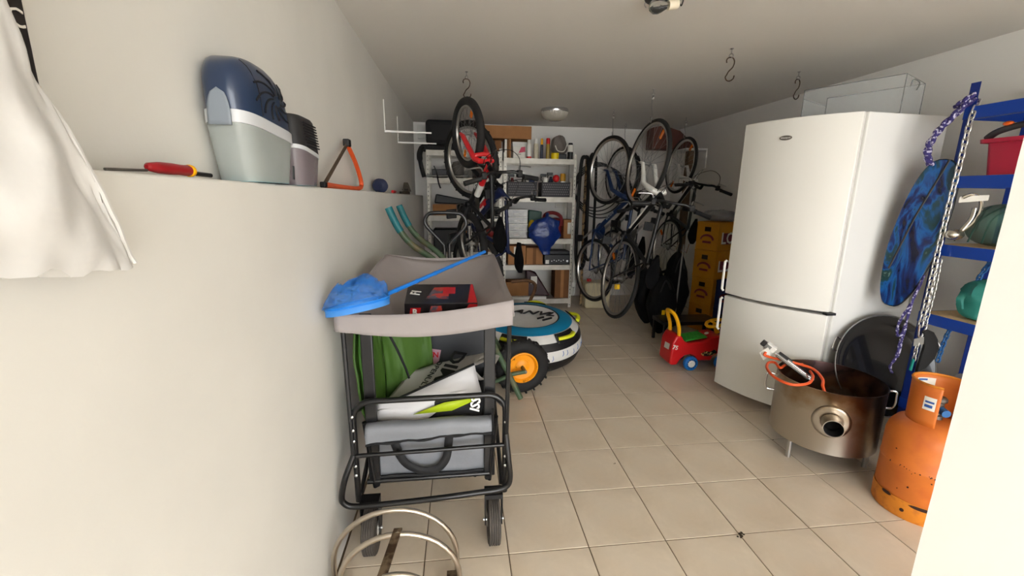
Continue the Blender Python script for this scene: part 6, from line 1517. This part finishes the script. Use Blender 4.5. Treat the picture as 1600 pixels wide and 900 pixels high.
# specks of dirt on the floor
DIRT = mat('dry_dirt', (58, 46, 30), 0.95)
def crumb(x, y, r, seed, label):
    mb = MB(); random.seed(seed)
    for i in range(9 if r > 0.01 else 4):
        p = V((x+random.gauss(0, r*0.5), y+random.gauss(0, r*0.5), 0.0))
        rr = r*random.uniform(0.2, 0.42); mb.ball(p+V((0, 0, rr*0.55)), rr, 7, 5, (1, 1, 0.6))
    one(mb, 'dirt_clump', DIRT, label, 'dirt', 'dirt on the floor tiles')
crumb(1.000, -0.010, 0.016, 1, 'largest clump of dry dirt on the near floor tiles')
crumb(1.665, 0.655, 0.007, 2, 'small dark speck of dirt beside the steel drum')
crumb(0.720, 1.520, 0.008, 3, 'crumbs of dirt on the tile before the towable tube')
crumb(0.635, 0.530, 0.006, 5, 'speck of dirt on a grout line in mid floor')
# ------------------------------------------------------------------ things hanging on the blue rack
def board_mat():
    m = mat('marbled_board_print', (20, 70, 140), 0.25, coat=0.5)
    nt = m.node_tree; N = nt.nodes; L = nt.links; b = N['Principled BSDF']
    tc = N.new('ShaderNodeTexCoord'); mp = N.new('ShaderNodeMapping'); mp.inputs['Scale'].default_value = (5, 8, 2.6); L.new(tc.outputs['Object'], mp.inputs['Vector'])
    n = N.new('ShaderNodeTexNoise'); n.inputs['Scale'].default_value = 1.6; n.inputs['Detail'].default_value = 8; n.inputs['Distortion'].default_value = 1.2; L.new(mp.outputs['Vector'], n.inputs['Vector'])
    rp = N.new('ShaderNodeValToRGB'); e = rp.color_ramp.elements
    e[0].position = 0.36; e[0].color = lin((8, 14, 44)); e[1].position = 0.74; e[1].color = lin((138, 176, 172))
    for p_, c_ in ((0.45, (14, 38, 96)), (0.51, (22, 88, 156)), (0.56, (22, 62, 80)), (0.63, (26, 54, 50))): q = e.new(p_); q.color = lin(c_)
    L.new(n.outputs['Fac'], rp.inputs['Fac']); L.new(rp.outputs['Color'], b.inputs['Base Color'])
    return m
BRD = board_mat()
bo = thing('skim_board', 'blue marbled water board hanging on the blue rack', 'board', (2.29, 0.58, 0.83))
bcn = V((2.290, 0.615, 1.225)); bu_ = V((0.10, -0.075, 1)).normalized(); bn_ = V((-0.92, -0.38, 0.06)); bn_ = (bn_-bu_*bn_.dot(bu_)).normalized(); bs_ = bu_.cross(bn_).normalized()
def outline(n=48, L_=0.405, W_=0.108, k=2.8):
    out = []
    for i in range(n):
        a = 2*PI*i/n; c_, s_ = math.cos(a), math.sin(a)
        v = math.copysign(abs(s_)**(2/2.2), s_); u = math.copysign(abs(c_)**(2/k), c_)
        out.append((u*W_*(1.0 if v > -0.2 else 1-0.18*(abs(v)-0.2)), v*L_))
    return out
MB().prism(outline(), bcn-bn_*0.014, bs_, bu_, 0.016 if bs_.cross(bu_).dot(bn_) > 0 else -0.016).build('core', BLK, bo, bevel=0.005)
MB().prism(outline(L_=0.400, W_=0.104), bcn+bn_*0.002, bs_, bu_, 0.006 if bs_.cross(bu_).dot(bn_) > 0 else -0.006).build('printed_skin', BRD, bo, bevel=0.002)
MB().tube([bcn+bn_*0.010+bu_*0.40+bs_*0.02, bcn+bn_*0.011+bu_*0.1-bs_*0.03, bcn+bn_*0.011-bu_*0.2-bs_*0.06], 0.006, 6, flat=0.6).build('strap', BLK, bo)
ROPE = mat('purple_rope', (52, 44, 104), 0.8, col2=(196, 192, 214), c2scale=70, c2pos=(0.55, 0.6), bump=0.4, bscale=200)
rp_ = thing('rope', 'purple flecked rope looped over the blue rack post', 'rope', (2.30, 0.58, 1.6))
def twist(pts, r, nm, par, m):
    for k in (0, 1):
        P = cr(pts, 8); q = []
        for i, p in enumerate(P):
            a = i*0.55+k*PI; q.append(p+V((math.cos(a)*r*0.7, math.sin(a)*r*0.7, 0)))
        MB().tube(q, r, 8).build(nm, m, par)
twist([(2.395, 0.56, 1.880), (2.36, 0.535, 1.905), (2.325, 0.54, 1.885), (2.305, 0.575, 1.83), (2.285, 0.61, 1.77), (2.27, 0.63, 1.70), (2.275, 0.63, 1.64), (2.29, 0.62, 1.60)], 0.011, 'strand', rp_, ROPE)
twist([(2.34, 0.525, 1.93), (2.315, 0.55, 1.90), (2.33, 0.59, 1.88), (2.37, 0.585, 1.90)], 0.009, 'strand', rp_, ROPE)
rp2 = thing('rope_tail', 'thin purple rope hanging in loops below the water board', 'rope', (2.25, 0.55, 0.45))
twist([(2.285, 0.545, 0.95), (2.265, 0.545, 0.86), (2.235, 0.545, 0.80), (2.215, 0.545, 0.74), (2.225, 0.545, 0.68), (2.25, 0.545, 0.69), (2.262, 0.545, 0.75), (2.25, 0.545, 0.62), (2.245, 0.545, 0.55), (2.215, 0.54, 0.50), (2.235, 0.54, 0.46)], 0.0045, 'strand', rp2, ROPE)
twist([(2.31, 0.545, 1.02), (2.27, 0.545, 0.86), (2.262, 0.545, 0.70), (2.255, 0.545, 0.55)], 0.0045, 'strand', rp2, ROPE)
# galvanised chain
CHN = mat('chain_zinc', (206, 204, 198), 0.28, metal=0.9)
cn_ = thing('chain', 'heavy galvanised chain hanging on the front of the blue rack', 'chain', (2.31, 0.5, 0.7))
def link_mesh(L_, W_, r):
    pts = []
    for k in range(7): a = -PI/2+PI*k/6; pts.append((W_*math.cos(a)*0+W_*math.sin(a), 0, L_/2+W_*math.cos(a)))
    for k in range(7): a = PI/2+PI*k/6; pts.append((W_*math.sin(a), 0, -L_/2+W_*math.cos(a)))
    mb = MB(); mb.tube(pts, r, 6, closed=True)
    me = bpy.data.meshes.new('link'); me.from_pydata([p for p in mb.v], [], mb.f); me.update(); me.polygons.foreach_set('use_smooth', [True]*len(me.polygons)); me.materials.append(CHN); return me
lm = link_mesh(0.022, 0.0105, 0.0042)
def chain(path, par, me, pitch=0.0315):
    P = cr(path, 30); d = 0; nxt = 0; i = 0; k = 0
    for i in range(1, len(P)):
        seg = (P[i]-P[i-1]).length
        while nxt <= d+seg:
            p = P[i-1].lerp(P[i], (nxt-d)/seg); t_ = (P[i]-P[i-1]).normalized()
            x_, y_, a_ = frame(t_)
            if k % 2: x_, y_ = y_, -x_
            o = bpy.data.objects.new('link', me)
            o.location = p; o.rotation_euler = Matrix((x_, y_, a_)).transposed().to_euler()
            link(o, par); nxt += pitch; k += 1
        d += seg
chain([(2.365, 0.525, 1.885), (2.335, 0.515, 1.80), (2.325, 0.51, 1.60), (2.318, 0.51, 1.40), (2.315, 0.51, 1.16), (2.315, 0.51, 0.95), (2.312, 0.51, 0.755)], cn_, lm)
sm_ = link_mesh(0.016, 0.008, 0.003)
chain([(2.335, 0.505, 1.10), (2.330, 0.498, 0.95), (2.325, 0.498, 0.76)], cn_, sm_, 0.024)
# stainless shackle
sh = thing('steel_shackle', 'stainless steel shackle with rounded head hanging on the chain', 'shackle', (2.35, 0.47, 1.2))
SSB = mat('satin_stainless', (206, 200, 188), 0.25, metal=0.95)
MB().ball((2.345, 0.475, 1.245), 0.034, 18, 12, (1.25, 1, 0.85)).build('head', SSB, sh)
MB().tube(cr([(2.36, 0.46, 1.265), (2.385, 0.44, 1.30), (2.40, 0.43, 1.36), (2.39, 0.43, 1.42), (2.36, 0.45, 1.445), (2.335, 0.47, 1.43)], 5), 0.009, 8).build('bow', SSB, sh)
MB().tube(cr([(2.35, 0.455, 1.27), (2.37, 0.44, 1.33), (2.375, 0.44, 1.38)], 5), 0.010, 8, flat=0.5).build('latch', SSB, sh)
MB().hexa([(2.33, 0.48, 1.405), (2.39, 0.40, 1.418), (2.392, 0.402, 1.418), (2.332, 0.482, 1.405), (2.33, 0.48, 1.435), (2.39, 0.40, 1.445), (2.392, 0.402, 1.445), (2.332, 0.482, 1.435)]).build('label_strip', PAPER, sh)
# green net bag, teal bag, blue chain
GNET = mat('green_net', (66, 104, 92), 0.6, alpha=0.6, var=0.2, vscale=20)
def lump(c, d, seed, m, nm, label, cat, k=0.18, lo=True):
    c = V(c)
    mb = MB(); mb.grid(lambda u, v: c + V((d[0]/2*math.sin(PI*(0.01+0.98*v))**0.6*math.cos(2*PI*u), d[1]/2*math.sin(PI*(0.01+0.98*v))**0.6*math.sin(2*PI*u), d[2]/2*(1+math.cos(PI*v))))*1.0 + V((0, 0, 0)) + k*V((d[0]*noise.noise((math.cos(2*PI*u)*2+seed, math.sin(2*PI*u)*2, v*4)), d[1]*noise.noise((math.cos(2*PI*u)*2+seed, math.sin(2*PI*u)*2+5, v*4)), 0))*math.sin(PI*v), 28, 18, cu=True)
    return one(mb, nm, m, label, cat)
t_ = lump((2.50, 0.36, RZ[2]+0.003), (0.24, 0.30, 0.21), 2.0, GNET, 'net_sack', 'green mesh sack on the third blue rack shelf', 'sack')
mb = MB()
for k in range(5): mb.tube(cr([(2.385, 0.50-0.06*k, RZ[2]+0.02), (2.40, 0.47-0.05*k, RZ[2]+0.12+0.01*k), (2.46, 0.43-0.05*k, RZ[2]+0.2)], 6), 0.004, 6)
o = mb.build('drawcord', mat('dark_green_cord', (26, 60, 50), 0.7), t_)
TEALB = mat('teal_nylon', (44, 128, 118), 0.55, bump=0.3, bscale=18, var=0.12)
lump((2.47, 0.36, RZ[3]+0.003), (0.20, 0.19, 0.21), 5.0, TEALB, 'teal_pouch', 'teal nylon pouch on the fourth blue rack shelf', 'pouch')
bch = thing('blue_chain', 'thin blue coated chain hanging under the third rack shelf', 'chain', (2.44, 0.37, 1.0))
BCM = mat('blue_coated_chain', (40, 92, 150), 0.5)
bl_m = link_mesh(0.016, 0.0085, 0.0042); bl_m.materials.clear(); bl_m.materials.append(BCM)
chain([(2.42, 0.345, 1.125), (2.425, 0.375, 1.06), (2.43, 0.39, 1.01)], bch, bl_m, 0.024)
bch2 = thing('blue_chain', 'thin blue coated chain hanging under the fourth rack shelf', 'chain', (2.44, 0.44, 0.55))
chain([(2.40, 0.435, 0.75), (2.41, 0.455, 0.66), (2.42, 0.47, 0.55)], bch2, bl_m, 0.024)
# carabiner with tag, teal clip and black fin
cb2 = thing('carabiner', 'steel carabiner with a grey tag at the chain end', 'carabiner', (2.31, 0.50, 0.62))
MB().tube(cr([(2.292, 0.50, 0.755), (2.300, 0.50, 0.695), (2.312, 0.50, 0.675), (2.325, 0.50, 0.695), (2.338, 0.50, 0.745), (2.325, 0.50, 0.765)], 5), 0.0048, 8).build('gate', CHROME, cb2)
MB().hexa([(2.275, 0.492, 0.635), (2.335, 0.492, 0.645), (2.335, 0.4945, 0.645), (2.275, 0.4945, 0.635), (2.270, 0.492, 0.675), (2.330, 0.492, 0.688), (2.330, 0.4945, 0.688), (2.270, 0.4945, 0.675)]).build('tag', mat('grey_tag', (136, 134, 128), 0.4), cb2)
chain([(2.306, 0.50, 0.64), (2.306, 0.50, 0.555)], cb2, sm_, 0.020)
MB().tube([(2.302, 0.50, 0.555), (2.298, 0.50, 0.49)], 0.009, 8, flat=0.5).build('clip', mat('teal_clip', (30, 140, 130), 0.4), cb2)
fin = [(0.0, 0.0), (0.035, 0.03), (0.062, 0.09), (0.068, 0.15), (0.055, 0.20), (0.03, 0.24), (0.0, 0.255), (-0.015, 0.24), (0.005, 0.16), (0.002, 0.08)]
one(MB().prism([(p[0]*1.15, p[1]) for p in fin], (2.335, 0.505, 0.475), (1, -0.2, 0), (0.02, 0, 1), 0.018), 'rubber_fin', RUB, 'black rubber fin hanging behind the steel carabiner', 'fin', bevel=0.004)
lump((2.50, 0.28, RZ[4]+0.003), (0.26, 0.30, 0.22), 9.0, CLB, 'clear_film_bag', 'crumpled clear film bag on the low rack shelf', 'plastic bag')
lump((2.30, 0.30, 0.003), (0.24, 0.24, 0.30), 11.0, BAGM, 'black_sack', 'black sack on the floor behind the gas cylinder', 'sack', k=0.10)
